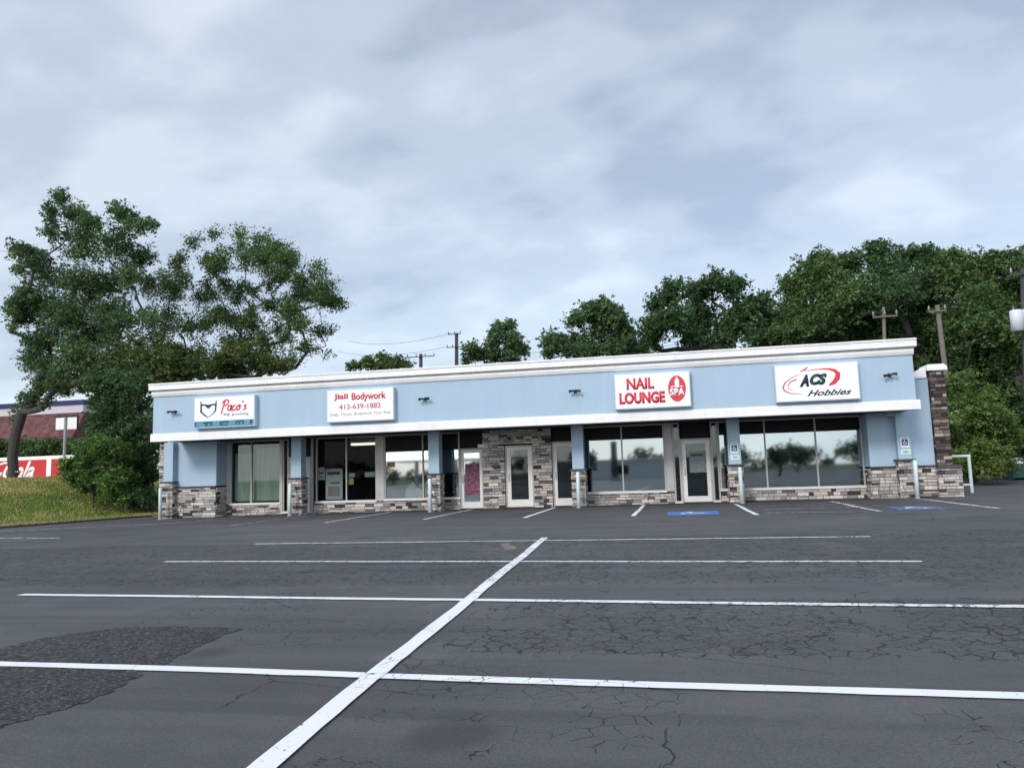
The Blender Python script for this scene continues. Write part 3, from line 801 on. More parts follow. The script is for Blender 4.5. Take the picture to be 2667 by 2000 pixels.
def poster(u0, u1, v0, v1, mat, label, cat='poster', rows=(), name='poster', y=YN + 0.035):
    xa, zt = ony(u0, v0, y); xb, _ = ony(u1, v0, y); _, zb = ony(u0, v1, y)
    t = thing(name, label, cat)
    MB().box(xa, xb, y, y + 0.006, zb, zt).build('sheet', mat, t)
    w, h = xb - xa, zt - zb
    for (fx0, fx1, fz0, fz1) in rows: MB().box(xa + fx0 * w, xa + fx1 * w, y - 0.004, y - 0.001, zb + fz0 * h, zb + fz1 * h).build('print', BLACK if fz0 > 0.45 else SGREY, t)
    rebase(t, ((xa + xb) / 2, y, zb))
poster(848, 892, 1221, 1301, PAPER, 'tall pale window poster with two dark print bands, lower part of the second shop window', rows=[(0.1, 0.85, 0.80, 0.90), (0.3, 0.85, 0.52, 0.56), (0.15, 0.85, 0.10, 0.42)])
poster(829, 846, 1217, 1250, PAPER, 'small grey notice taped left of the tall pale window poster', rows=[(0.15, 0.8, 0.2, 0.3), (0.15, 0.8, 0.5, 0.6)])
poster(909, 924, 1232, 1242, PAPER, 'small pale card stuck above the yellow sticker on the second shop window')
poster(908, 921, 1245, 1262, PAPERY, 'small yellow sticker on the black pane of the second shop window', cat='sticker')
poster(950, 976, 1229, 1242, PAPER, 'grey card near the wide frame post on the second shop window', name='poster')
# door art and stickers
poster(1211, 1256, 1208, 1290, paint("floral_print", (0.16, 0.05, 0.085), 0.6, 0.9, 14), 'dark pink floral panel on the glass door of the third shop', cat='door decal', name='door_decal', y=YN + 0.002)
lt = thing('ceiling_light', 'lit fluorescent ceiling fitting seen through the second shop window', 'ceiling light')
xa, za = ony(925, 1158, YN + 2.0)
MB().box(xa - 0.15, xa + 0.95, YN + 1.9, YN + 2.2, za - 0.03, za + 0.06).build('diffuser', TUBE, lt)
MB().box(xa - 0.17, xa + 0.97, YN + 1.88, YN + 2.22, za + 0.06, 3.3).build('housing', ALU_L, lt)
rebase(lt, (xa + 0.4, YN + 2.05, za))
poster(1884, 1979, 1161, 1211, paint("pale_banner", (0.55, 0.60, 0.58), 0.7, 0.06), 'wide pale paper banner inside the window behind the fifth pillar', rows=[(0.55, 0.9, 0.55, 0.62), (0.55, 0.85, 0.35, 0.42)], y=YN + 0.06)
poster(1794, 1838, 1176, 1231, paint("door_notice", (0.16, 0.22, 0.19), 0.7, 0.3, 9), 'greenish notice on the glass door between the two large right windows', rows=[(0.1, 0.85, 0.78, 0.88), (0.1, 0.5, 0.35, 0.65), (0.6, 0.9, 0.2, 0.6)], y=YN + 0.002)
poster(1755, 1769, 1148, 1180, PAPER, 'small pale notice at the top of the narrow side light left of the door', rows=[(0.1, 0.9, 0.45, 0.5)], y=YN + 0.005)
poster(1008, 1028, 1203, 1217, paint("brown_card", (0.30, 0.14, 0.07), 0.7, 0.2), 'small brown card at the left edge of the bright reflecting window', y=YN + 0.005)
yy_ = YN + 0.5
t = thing('display_easel', 'pale pointed display board standing inside the third shop window', 'display board')
q_ = [ony(u, v, yy_) for u, v in [(1052, 1301), (1104, 1301), (1104, 1282), (1074, 1254), (1058, 1272)]]
EP = paint("easel_pale", (0.75, 0.80, 0.74), 0.7, 0.05)
k_ = len(q_)
newmesh('board', [(x, yy_, z) for x, z in q_] + [(x, yy_ + 0.04, z) for x, z in q_], [tuple(range(k_)), tuple(reversed(range(k_, 2 * k_)))] + [((i + 1) % k_, i, k_ + i, k_ + (i + 1) % k_) for i in range(k_)], EP, t)
MB().box(q_[0][0] + 0.1, q_[1][0] - 0.1, yy_ + 0.04, yy_ + 0.3, -0.02, 0.35).build('stand', EP, t)
rebase(t, (q_[0][0], yy_, -0.02))
# meter box on the left wall above the door
mbx = MB().box(ony(1246, 1170, YN)[0], ony(1263, 1170, YN)[0], YN - 0.12, YN + 0.03, 2.28, 2.40).build('door_light', WHITE_TRIM)
bevel(mbx, 0.01); tag(mbx, 'small white box light above the pink floral glass door', 'light fitting')
vent = thing('soffit_speaker', 'round dark grey fixture under the soffit near the right end pillar', 'fixture')
xs_, zs_ = ony(2316, 1084, 26.9)
MB().tube([(xs_, 26.9, 2.90), (xs_, 26.9, 2.80), (xs_, 26.9, 2.74)], [0.16, 0.16, 0.10], 16).build('body', GALV, vent)
MB().tube([(xs_, 26.9, 2.74), (xs_, 26.9, 2.72)], [0.08, 0.07], 16).build('lens', SOFFIT, vent)
rebase(vent, (xs_, 26.9, 2.9))

# ------------------------------------------------------------------ fascia signs
def cabinet(name, xa, xb, z0, z1, label, depth=0.22):
    t = thing(name, label, 'shop sign', group='lightbox signs on the blue fascia')
    y = YF - depth
    c = MB().box(xa, xb, y, YF - 0.002, z0, z1).build('cabinet', CAB, t); bevel(c, 0.012)
    MB().box(xa + 0.035, xb - 0.035, y - 0.008, y + 0.002, z0 + 0.035, z1 - 0.035).build('face', SIGNW, t)
    W, H = xb - xa, z1 - z0
    return t, (lambda fx: xa + fx * W), (lambda fz: z1 - fz * H), y - 0.012
def finish(t, x, z): rebase(t, (x, YF, z))
def arc(cx_, cz_, rx, rz, a0, a1, n=24): return [(cx_ + rx * math.cos(math.radians(a0 + (a1 - a0) * i / n)), cz_ + rz * math.sin(math.radians(a0 + (a1 - a0) * i / n))) for i in range(n + 1)]

# 1 dog grooming
t, X, Z, y = cabinet('shop_sign', -17.50, -15.00, 3.28, 4.44, 'white sign with bearded dog face outline, red script and teal strip, leftmost on the fascia')
MB().box(X(0.014), X(0.986), y - 0.001, y + 0.006, Z(0.965), Z(0.775)).build('teal_strip', TEAL, t)
for grp in [[(0.016, 0.035, 0.80, 0.95), (0.035, 0.05, 0.80, 0.85)], [(0.16, 0.31, 0.80, 0.86), (0.19, 0.235, 0.86, 0.93), (0.275, 0.31, 0.86, 0.93)], [(0.43, 0.58, 0.80, 0.86), (0.43, 0.47, 0.86, 0.94), (0.47, 0.565, 0.90, 0.94)], [(0.69, 0.83, 0.79, 0.84), (0.69, 0.72, 0.84, 0.92), (0.74, 0.77, 0.84, 0.92), (0.80, 0.83, 0.84, 0.92)], [(0.925, 0.965, 0.79, 0.92)]]:
    m_ = MB()
    for (a, b, c_, d_) in grp: m_.box(X(a), X(b), y - 0.006, y - 0.002, Z(d_), Z(c_))
    m_.build('strip_print', TEALD, t)
m_ = MB()
m_.ribbon([(X(0.115), Z(0.12)), (X(0.12), Z(0.25)), (X(0.12), Z(0.47)), (X(0.17), Z(0.56)), (X(0.235), Z(0.66))], [0.03, 0.065, 0.075, 0.06, 0.03], y, 0.006)
m_.ribbon([(X(0.235), Z(0.66)), (X(0.31), Z(0.56)), (X(0.36), Z(0.45)), (X(0.365), Z(0.27)), (X(0.37), Z(0.12))], [0.018, 0.03, 0.06, 0.07, 0.03], y - 0.001, 0.006)
m_.ribbon([(X(0.12), Z(0.24)), (X(0.24), Z(0.27)), (X(0.365), Z(0.24))], 0.06, y - 0.002, 0.006)
m_.ribbon([(X(0.24), Z(0.285)), (X(0.24), Z(0.345)), (X(0.24), Z(0.375))], [0.26, 0.13, 0.01], y - 0.003, 0.006)
m_.build('dog_emblem', NAVY, t)
def strokes(name, data, x0, z0, s, sh, w, y, mat, parent):
    m2 = MB()
    for k, st in enumerate(data):
        pts = [(x0 + (px_ + sh * pz) * s, z0 + pz * s) for px_, pz in st]
        # smooth with Catmull-Rom
        q = [pts[0]] + pts + [pts[-1]]; outp = []
        for i in range(1, len(q) - 2):
            for j in range(5):
                tt = j / 5
                outp.append(tuple(0.5 * ((2 * q[i][d]) + (-q[i - 1][d] + q[i + 1][d]) * tt + (2 * q[i - 1][d] - 5 * q[i][d] + 4 * q[i + 1][d] - q[i + 2][d]) * tt * tt + (-q[i - 1][d] + 3 * q[i][d] - 3 * q[i + 1][d] + q[i + 2][d]) * tt ** 3) for d in range(2)))
        outp.append(pts[-1])
        m2.ribbon(outp, w, y - 0.0007 * k, 0.005)
    return m2.build(name, mat, parent)
P_ = [[(0.1, -0.3), (0.15, 0.3), (0.3, 1.0)], [(0.0, 0.75), (0.25, 1.05), (0.65, 1.0), (0.6, 0.62), (0.2, 0.5)]]
def off(d, o): return [[(a + o, b) for a, b in st] for st in d]
a_ = [[(0.40, 0.5), (0.1, 0.5), (0.02, 0.15), (0.25, 0.02), (0.40, 0.5), (0.40, 0.05), (0.55, 0.12)]]
c_ = [[(0.35, 0.48), (0.1, 0.45), (0.02, 0.12), (0.22, 0.0), (0.45, 0.15)]]
o_ = [[(0.22, 0.5), (0.02, 0.3), (0.15, 0.0), (0.38, 0.2), (0.22, 0.5), (0.5, 0.4)]]
s_ = [[(0.32, 0.5), (0.1, 0.42), (0.30, 0.2), (0.05, 0.0)]]
ap = [[(0.0, 0.95), (0.05, 0.75)]]
word = P_ + off(a_, 0.70) + off(c_, 1.20) + off(o_, 1.68) + off(ap, 2.25) + off(s_, 2.42)
strokes('script_lettering', word, X(0.45), Z(0.47), 0.37, 0.18, 0.055, y, RED, t)
words('dog grooming', X(0.49), X(0.90), Z(0.62), Z(0.53), y, SGREY, t, bold=0.01)
finish(t, -16.25, 3.28)
# 2 bodywork
t, X, Z, y = cabinet('shop_sign', -12.15, -9.60, 3.27, 4.44, 'white sign with red name over a phone number, second from left on the fascia')
words('Jiali Bodywork', X(0.11), X(0.89), Z(0.34), Z(0.12), y, RED, t, bold=0.03)
text('412-639-1882', X(0.19), X(0.81), Z(0.61), Z(0.45), y, REDS, t, bold=0.015)
words('Deep Tissue Bodywork Foot Rub', X(0.05), X(0.95), Z(0.80), Z(0.71), y, paint("sign_brown_ink", (0.33, 0.27, 0.29), 0.5, 0.1), t, bold=0.0)
finish(t, -10.9, 3.27)
# 3 nail lounge
t, X, Z, y = cabinet('shop_sign', -1.84, 0.62, 3.26, 4.44, 'white sign reading NAIL LOUNGE in bold red with a red oval spa emblem')
text('NAIL', X(0.165), X(0.53), Z(0.455), Z(0.13), y, RED, t, bold=0.04)
text('LOUNGE', X(0.06), X(0.665), Z(0.86), Z(0.53), y, RED, t, bold=0.055)
ov = [(X(0.825) + 0.285 * math.cos(a), Z(0.485) + 0.43 * math.sin(a)) for a in np.linspace(0, 2 * math.pi, 40, endpoint=False)]
newmesh('oval_emblem', [(a, y, b) for a, b in ov] + [(a, y + 0.006, b) for a, b in ov], [tuple(range(40))] + [(i, (i + 1) % 40, 40 + (i + 1) % 40, 40 + i) for i in range(40)], RED, t)
m_ = MB(); m_.box(X(0.80), X(0.855), y - 0.006, y - 0.002, Z(0.45), Z(0.23)).box(X(0.815), X(0.84), y - 0.006, y - 0.002, Z(0.225), Z(0.17))
m_.ribbon([(X(0.745), Z(0.44)), (X(0.79), Z(0.415))], 0.03, y - 0.006, 0.004).ribbon([(X(0.865), Z(0.415)), (X(0.905), Z(0.44))], 0.03, y - 0.006, 0.004)
m_.build('candle_mark', SIGNW, t)
text('SPA', X(0.728), X(0.925), Z(0.68), Z(0.475), y - 0.005, SIGNW, t, bold=0.04, th=0.004)
finish(t, -0.6, 3.26)
# 4 hobby shop
t, X, Z, y = cabinet('shop_sign', 3.25, 5.76, 3.25, 4.45, 'white sign with dark slanted ACS Hobbies lettering and a red swoosh, rightmost on the fascia')
text('A', X(0.29), X(0.405), Z(0.61), Z(0.29), y, NAVY, t, bold=0.075, shear=0.35)
text('CS', X(0.415), X(0.625), Z(0.58), Z(0.28), y, paint("sign_green_black", (0.012, 0.055, 0.050), 0.4, 0.1), t, bold=0.075, shear=0.35)
text('Hobbies', X(0.375), X(0.90), Z(0.865), Z(0.71), y, BLACK, t, bold=0.02, shear=0.5)
m_ = MB()
right_ = [(X(0.64), Z(0.60)), (X(0.70), Z(0.54)), (X(0.745), Z(0.42)), (X(0.755), Z(0.31)), (X(0.72), Z(0.22)), (X(0.65), Z(0.175)), (X(0.55), Z(0.165)), (X(0.46), Z(0.175)), (X(0.36), Z(0.19))]
m_.ribbon(right_, [0.05, 0.13, 0.16, 0.15, 0.10, 0.055, 0.035, 0.025, 0.012], y, 0.006)
m_.ribbon([(X(0.40), Z(0.10)), (X(0.37), Z(0.15)), (X(0.31), Z(0.20))], [0.03, 0.05, 0.02], y - 0.001, 0.006)
m_.ribbon([(X(0.30), Z(0.27)), (X(0.20), Z(0.36)), (X(0.12), Z(0.48)), (X(0.09), Z(0.60)), (X(0.11), Z(0.70)), (X(0.18), Z(0.77)), (X(0.31), Z(0.80))], [0.012, 0.02, 0.035, 0.045, 0.04, 0.025, 0.01], y - 0.002, 0.006)
m_.ribbon([(X(0.26), Z(0.40)), (X(0.19), Z(0.46)), (X(0.15), Z(0.55)), (X(0.16), Z(0.64)), (X(0.20), Z(0.69))], [0.04, 0.03, 0.022, 0.016, 0.01], y - 0.003, 0.006)
m_.build('swoosh', RED, t)
finish(t, 4.5, 3.25)

# gooseneck wall lamps on the fascia
def wall_lamp(x, ang, label):
    t = thing('wall_lamp', label, 'wall lamp', group='black spot lamps on the blue fascia')
    z = 3.97; y = YF
    MB().tube([(x, y, z), (x, y - 0.03, z)], 0.06, 14).build('mount', BLACK, t)
    MB().tube([(x, y - 0.02, z), (x, y - 0.12, z + 0.01), (x, y - 0.17, z - 0.02)], 0.018, 8).build('arm', BLACK, t)
    for s in (-1, 1):
        cx_ = x + s * 0.02
        MB().tube([(cx_, y - 0.17, z + 0.0), (cx_ + s * 0.09, y - 0.19, z + 0.0 + s * ang), (cx_ + s * 0.17, y - 0.21, z - 0.02 + s * ang)], [0.030, 0.040, 0.052], 12).build('lamp_head', BLACK, t)
    MB().tube([(x, y - 0.16, z - 0.02), (x, y - 0.18, z - 0.10)], [0.03, 0.02], 10).build('sensor', BLACK, t)
    rebase(t, (x, y, z))
for x, a, l in [(-18.45, 0.0, 'small black twin spot lamp left of the dog sign'), (-8.50, 0.01, 'small black twin spot lamp between the second sign and middle of the fascia'),
                (-3.18, 0.0, 'small black twin spot lamp just left of the NAIL LOUNGE sign'), (6.68, 0.02, 'small black twin spot lamp right of the ACS sign at the fascia end')]:
    wall_lamp(x, a, l)

# bollards in front of the pillars
BL = ['pale steel bollard before the leftmost pillar beside the dark shrub', 'pale steel bollard before the second pillar, next to the blinds window',
      'pale steel bollard before the third pillar, by the bright reflecting window', 'pale steel bollard before the fourth pillar, right of the stone bay',
      'pale steel bollard before the fifth pillar with the accessible parking sign', 'pale steel bollard before the rightmost pillar near the stone pier']
BH = [1.22, 1.20, 1.20, 1.24, 1.20, 1.22]
for i, xc in enumerate(PX):
    x = xc + [0.0, -0.04, -0.03, 0.02, 0.12, 0.14][i]; yb = YP - 0.42; z0 = zg(x)
    lean = random.uniform(-0.02, 0.02)
    t = thing('bollard', BL[i], 'bollard', group='pale steel bollards before the pillars')
    MB().tube([(x, yb, z0 - 0.05), (x + lean, yb, z0 + BH[i] - 0.03), (x + lean, yb, z0 + BH[i])], [0.065, 0.065, 0.045], 16).build('post', BOLL, t, True)
    MB().tube([(x, yb, z0), (x, yb, z0 + 0.03)], [0.085, 0.07], 16).build('collar', GALV, t)
    rebase(t, (x, yb, z0))

# accessible parking signs on the two right pillars
def ada(xc, zc, label, worn):
    t = thing('parking_sign', label, 'parking sign', group='accessible parking signs on pillars')
    y = YP - 0.012
    w, h = 0.30, 0.44
    c = MB().box(xc - w / 2, xc + w / 2, y, y + 0.008, zc - h / 2, zc + h / 2).build('plate', paint("plate_white", (0.70, 0.78, 0.78), 0.4, 0.05), t)
    MB().box(xc - w / 2, xc + w / 2, y - 0.001, y + 0.008, zc - h / 2 - 0.20, zc - h / 2 - 0.02).build('lower_plate', paint("plate_mint", (0.58, 0.72, 0.68), 0.4, 0.08), t)
    m_ = MB()
    for a, b, c2, d2 in ((-w / 2, w / 2, h / 2 - 0.012, h / 2), (-w / 2, w / 2, -h / 2, -h / 2 + 0.012), (-w / 2, -w / 2 + 0.012, -h / 2 + .012, h / 2 - .012), (w / 2 - 0.012, w / 2, -h / 2 + .012, h / 2 - .012)):
        m_.box(xc + a, xc + b, y - 0.004, y - 0.0005, zc + c2, zc + d2)
    m_.build('border', GREENI, t)
    text('RESERVED', xc - 0.12, xc + 0.12, zc + 0.155, zc + 0.195, y - 0.004, GREENI, t, bold=0.02, th=0.003)
    text('PARKING', xc - 0.11, xc + 0.11, zc + 0.10, zc + 0.14, y - 0.004, GREENI, t, bold=0.02, th=0.003)
    MB().box(xc - 0.095, xc + 0.095, y - 0.004, y - 0.001, zc - 0.13, zc + 0.075).build('symbol_field', SYMB, t)
    s_ = 0.15; zz = zc - 0.03
    m2 = MB()
    m2.ribbon([(xc + (0.30 * math.cos(a) - 0.02) * s_, zz + (0.30 * math.sin(a) - 0.12) * s_) for a in np.radians(np.linspace(110, 390, 16))], 0.016, y - 0.008, 0.003)
    m2.ribbon([(xc - 0.08 * s_, zz + 0.42 * s_), (xc - 0.04 * s_, zz + 0.02 * s_), (xc + 0.22 * s_, zz), (xc + 0.34 * s_, zz - 0.34 * s_)], 0.02, y - 0.009, 0.003)
    m2.ribbon([(xc - 0.10 * s_, zz + 0.50 * s_), (xc - 0.02 * s_, zz + 0.50 * s_)], 0.02, y - 0.008, 0.003)
    m2.build('symbol', SIGNW, t)
    text('VAN', xc - 0.08, xc + 0.08, zc - h / 2 - 0.15, zc - h / 2 - 0.08, y - 0.005, GREENI, t, bold=0.02, th=0.003)
    rebase(t, (xc, y, zc - h / 2))
ada(2.0, 1.93, 'white and green accessible parking sign on the fifth pillar beside the ACS shop door', 0)
ada(7.37, 1.93, 'white and green accessible parking sign on the rightmost pillar', 1)

# pipe railing beside the right end
t = thing('pipe_railing', 'pale green pipe railing beside the right end of the shop row', 'railing')
gx, gy = ong(2532, 1283)
def at(u, v, y): x, z = ony(u, v, y); return (x, y, z)
xr, zr = ony(2530, 1187, gy); xl, _ = ony(2478, 1187, gy); _, zl = ony(2500, 1263, gy)
MB().tube([(gx, gy, zg(gx) - 0.05), (gx, gy, zr)], 0.055, 12).build('post', RAILP, t)
MB().tube([(xl - 0.3, gy, zg(gx) - 0.05), (xl - 0.3, gy, zr)], 0.05, 12).build('post', RAILP, t)
MB().tube([(xl - 0.3, gy, zr), (gx + 0.05, gy, zr)], 0.05, 12).build('top_rail', RAILP, t)
MB().tube([(xl - 0.3, gy, zl), (gx, gy, zl)], 0.045, 12).build('lower_rail', RAILP, t)
rebase(t, (gx, gy, zg(gx)))
# low stone wall running back behind the pier
lw = stone_block('low_stone_wall', 8.9, 9.25, YN + 0.5, YN + 3.6, ZB, 0.95, None, 88)
tag(lw, 'low rough stone wall running back behind the right end pier', 'wall')

# ------------------------------------------------------------------ trees and shrubs
def leaves_mesh(name, P, size, mat, parent, up=0.35):
    n = len(P)
    nrm = RNG.normal(0, 1, (n, 3)); nrm[:, 2] = np.abs(nrm[:, 2]) + up; nrm /= np.linalg.norm(nrm, axis=1)[:, None]
    t = np.cross(nrm, RNG.normal(0, 1, (n, 3))); t /= np.linalg.norm(t, axis=1)[:, None] + 1e-9
    b = np.cross(nrm, t)
    s = size * (0.55 + 1.0 * RNG.uniform(0, 1, n) ** 1.6)[:, None]
    L, W = s * 0.62, s * 0.34
    fold = nrm * s * 0.10
    V = np.stack([P - t * L, P + b * W + fold, P + t * L, P - b * W + fold], 1)
    me = bpy.data.meshes.new(name); me.vertices.add(n * 4); me.vertices.foreach_set('co', V.astype(np.float32).ravel())
    me.loops.add(n * 4); me.loops.foreach_set('vertex_index', np.arange(n * 4, dtype=np.int32))
    me.polygons.add(n); me.polygons.foreach_set('loop_start', np.arange(0, n * 4, 4, dtype=np.int32))
    me.update(calc_edges=True); me.materials.append(mat)
    o = bpy.data.objects.new(name, me); C.objects.link(o); o.parent = parent
    return o
def limbs(base, nodes, r0, jitter=0.12, rmin=0.012):
    """grow a branching skeleton from base through nodes (nearest-neighbour, upward), radius by what each limb carries"""
    pts = [Vector(base)]; par = [-1]
    order = sorted(range(len(nodes)), key=lambda i: (Vector(nodes[i]) - Vector(base)).length)
    rr = random.Random(int(abs(base[0]) * 100))
    for i in order:
        q = Vector(nodes[i]); best = min(range(len(pts)), key=lambda k: (pts[k] - q).length + 1.2 * max(0, pts[k].z - q.z + 0.2) + (0.15 if k == 0 else 0))
        a = pts[best]; d = q - a; steps = max(1, int(d.length / 0.7)); prev = best
        for s in range(1, steps + 1):
            p = a + d * s / steps
            if s < steps: p += Vector([rr.uniform(-1, 1) * jitter for _ in range(3)]) + Vector((0, 0, -0.10 * d.length * math.sin(math.pi * s / steps) * 0.4))
            pts.append(p); par.append(prev); prev = len(pts) - 1
    load = [1.0] * len(pts)
    for i in range(len(pts) - 1, 0, -1): load[par[i]] += load[i]
    tot = load[0]
    rad = [max(rmin, r0 * (l / tot) ** 0.72) for l in load]
    mb = MB()
    for i in range(1, len(pts)):
        j = par[i]
        if rad[i] < 0: continue
        mb.tube([pts[j], pts[i]], [min(rad[j], rad[i] * 1.3), rad[i]], 10 if rad[i] > 0.08 else 5, rad[i] > 0.08)
    return mb
def cl_points(center, r, n, sub=14, squash=0.85, spread=0.26):
    """leaves in ragged little sprays over an ellipsoidal clump, denser towards its outside"""
    sub = max(9, int(sub * 1.5))
    d = RNG.normal(0, 1, (sub, 3)); d[:, 2] += 0.35; d /= np.linalg.norm(d, axis=1)[:, None]
    ln = r * RNG.uniform(0.65, 1.25, sub)
    off = RNG.normal(0, 0.30 * r, (sub, 3))
    k = RNG.integers(0, sub, n)
    t = RNG.uniform(0.12, 1.0, n) ** 0.8
    ax = d[k] * (ln[k] * t)[:, None]
    ax[:, 2] += 0.10 * r * np.sin(t * 3.0)
    w = r * spread * 0.62 * (1.15 - t) + 0.03
    g = RNG.normal(0, 1, (n, 3)) * w[:, None]
    return np.array(center) + off[k] * (1 - 0.4 * t)[:, None] + ax * np.array([1, 1, squash]) + g * np.array([1, 1, 0.75])
def tree(name, cat, label, clumps, y, base_uv, mat, leaf=0.15, dens=1.0, r0=0.22, depth=None, group=None, ground_z=None, lean=None, spread=0.26, trunk_pts=None, seed=0, basexy=None, twigs=0):
    rr = random.Random(seed + 5)
    cents = []
    for (u, v, r) in clumps:
        R = r * y / FPX * 1.18
        dy = rr.uniform(-1, 1) * (depth if depth is not None else 1.6)
        x, z = ony(u, v, y)
        k = (y + dy) / y
        cents.append(((x * k, y + dy, CAM_H + (z - CAM_H) * k), R))
        if R > 0.5:      # a second clump behind for body
            dy2 = dy + rr.uniform(0.8, 1.6) * R * rr.choice((-1, 1)); k = (y + dy2) / y
            cents.append(((x * k + rr.uniform(-.3, .3) * R, y + dy2, CAM_H + (z - CAM_H) * k + rr.uniform(-.35, .1) * R), R * 0.8))
    if basexy: bx, by = basexy
    else:
        by = y; bx = ony(base_uv[0], base_uv[1], y)[0]
    bz = ground_z if ground_z is not None else zg(bx)
    T = thing(name, label, cat, (bx, by, bz), group)
    # fill between neighbouring clumps so the crown reads as one body
    base_c = list(cents)
    for (c, R) in base_c:
        nb = sorted(base_c, key=lambda q: sum((q[0][i] - c[i]) ** 2 for i in range(3)))[1:4]
        for (c2, R2) in nb[:2 if dens > 0.7 else 1]:
            mid = tuple((c[i] + c2[i]) / 2 + rr.uniform(-.25, .25) * R for i in range(3))
            cents.append((mid, min(R, R2) * 0.75))
    P = []
    for (c, R) in cents:
        n = int(dens * 3.3 * math.pi * R * R / (0.42 * leaf * leaf))
        P.append(cl_points(c, R, max(n, 60), sub=10 + R * 16, spread=spread))
    P = np.concatenate(P) - np.array([bx, by, bz])
    P = P[P[:, 2] > 0.05]
    leaves_mesh('crown', P, leaf, mat, T)
    nodes = [tuple(np.array(c) - np.array([bx, by, bz])) for c, R in cents]
    extra = []
    for (c, R) in cents:
        for _ in range(2 if R > 0.5 else 1):
            extra.append(tuple(np.array(c) - np.array([bx, by, bz]) + RNG.normal(0, 0.45, 3) * R))
    pre = [tuple(q) for q in (trunk_pts or [])]
    mb = limbs((0, 0, -0.2), pre + nodes + extra, r0)
    if twigs:
        for _ in range(twigs):
            c, R = cents[rr.randrange(len(cents))]
            a = np.array(c) - np.array([bx, by, bz]); d = np.array([rr.uniform(-.6, .6), rr.uniform(-.5, .5), rr.uniform(0.4, 1.2)]); 
            mb.tube([tuple(a), tuple(a + d * R * 0.9 + np.array([0.1, 0, 0])), tuple(a + d * R * 1.7)], [0.025, 0.016, 0.008], 5, False)
    mb.build('trunk', BARK, T)
    return T, len(P)

TOT = 0
RB = random.Random(42)
def tr(*a, **k):
    global TOT
    t, n = tree(*a, **k); TOT += n; return t
bz_ = lambda u, v, y: bank(ony(u, v, y)[0], y)
tr('tree', 'tree', 'tallest dark blue green tree with a forked crown, on the grass bank far left',
   [(158, 515, 30), (135, 548, 26), (190, 560, 40), (235, 590, 38), (310, 548, 34), (345, 590, 40), (390, 590, 24), (140, 610, 34), (210, 640, 58), (300, 640, 60), (370, 670, 40), (45, 655, 34), (95, 675, 42), (120, 725, 56), (205, 740, 66), (290, 745, 58), (50, 705, 24),
    (385, 740, 30), (110, 805, 62), (60, 830, 42), (35, 858, 18), (200, 830, 66), (300, 830, 58), (130, 885, 52), (210, 920, 56), (80, 895, 34), (165, 970, 48), (110, 1010, 34), (85, 1038, 28), (300, 925, 56), (385, 830, 40), (40, 800, 36), (150, 830, 50), (250, 880, 50), (75, 940, 36), (110, 950, 44), (160, 1010, 40), (240, 965, 46), (190, 900, 50), (300, 960, 44), (120, 1055, 22), (38, 1075, 17), (42, 1120, 13), (60, 1040, 22), (340, 720, 40), (70, 760, 40), (300, 830, 50)],
   37.0, (28, 1245), LEAF_BLUE, leaf=0.118, dens=0.62, r0=0.27, seed=1, ground_z=bz_(24, 1245, 37.0),
   trunk_pts=[(0.05, 0, 1.3), (0.2, 0, 2.6), (0.6, 0, 3.9), (1.2, 0.2, 5.2), (2.0, 0.1, 6.8), (2.8, 0, 8.6)], spread=0.27)
tr('tree', 'tree', 'airy round crowned tree with bare limbs showing, behind the left end of the roof',
   [(470, 668, 24), (505, 632, 26), (560, 612, 22), (625, 612, 28), (680, 625, 34), (722, 652, 28), (455, 700, 20), (545, 690, 22), (640, 690, 30), (700, 700, 40), (745, 720, 26), (795, 742, 24), (840, 752, 26), (868, 785, 24), (898, 800, 15), (835, 868, 30),
    (872, 862, 18), (800, 905, 30), (858, 925, 18), (765, 935, 30), (600, 760, 30), (520, 775, 34), (450, 770, 32), (560, 835, 44), (480, 850, 46), (655, 835, 34), (425, 850, 38), (610, 900, 42), (690, 940, 36), (520, 930, 42), (740, 800, 20), (580, 655, 20), (600, 700, 16)]
   + [(650 + 225 * math.cos(a_k) * r_k, 775 + 150 * math.sin(a_k) * r_k, 22 + 10 * r_k) for a_k, r_k in [(RB.uniform(0, 6.283), RB.uniform(0.0, 1.0) ** 0.5) for i_ in range(64)]]
   + [(400, 770, 30), (425, 715, 24), (385, 880, 34), (420, 900, 36), (455, 745, 28)],
   42.0, (575, 1200), LEAF_MID, leaf=0.115, dens=0.30, r0=0.30, seed=2, depth=2.4, spread=0.42, twigs=26, trunk_pts=[(0.1, 0, 2.0), (0.2, 0, 4.0), (0.6, 0, 5.6)])
tr('tree', 'tree', 'low olive green tree crown just above the left end of the fascia',
   [(370, 930, 42), (440, 925, 44), (500, 950, 40), (405, 990, 48), (330, 985, 42), (460, 985, 40), (290, 960, 34), (350, 890, 24), (260, 985, 40), (215, 1000, 32)],
   35.0, (420, 1200), LEAF_OLIVE, leaf=0.13, dens=0.95, r0=0.16, seed=3, depth=1.0)
tr('tree', 'tree', 'second olive green tree crown over the roof between the dog and bodywork signs',
   [(590, 935, 36), (640, 930, 36), (690, 950, 34), (560, 965, 34), (735, 955, 26), (620, 975, 36)],
   38.0, (630, 1200), LEAF_OLIVE, leaf=0.13, dens=0.9, r0=0.14, seed=4, depth=0.9)
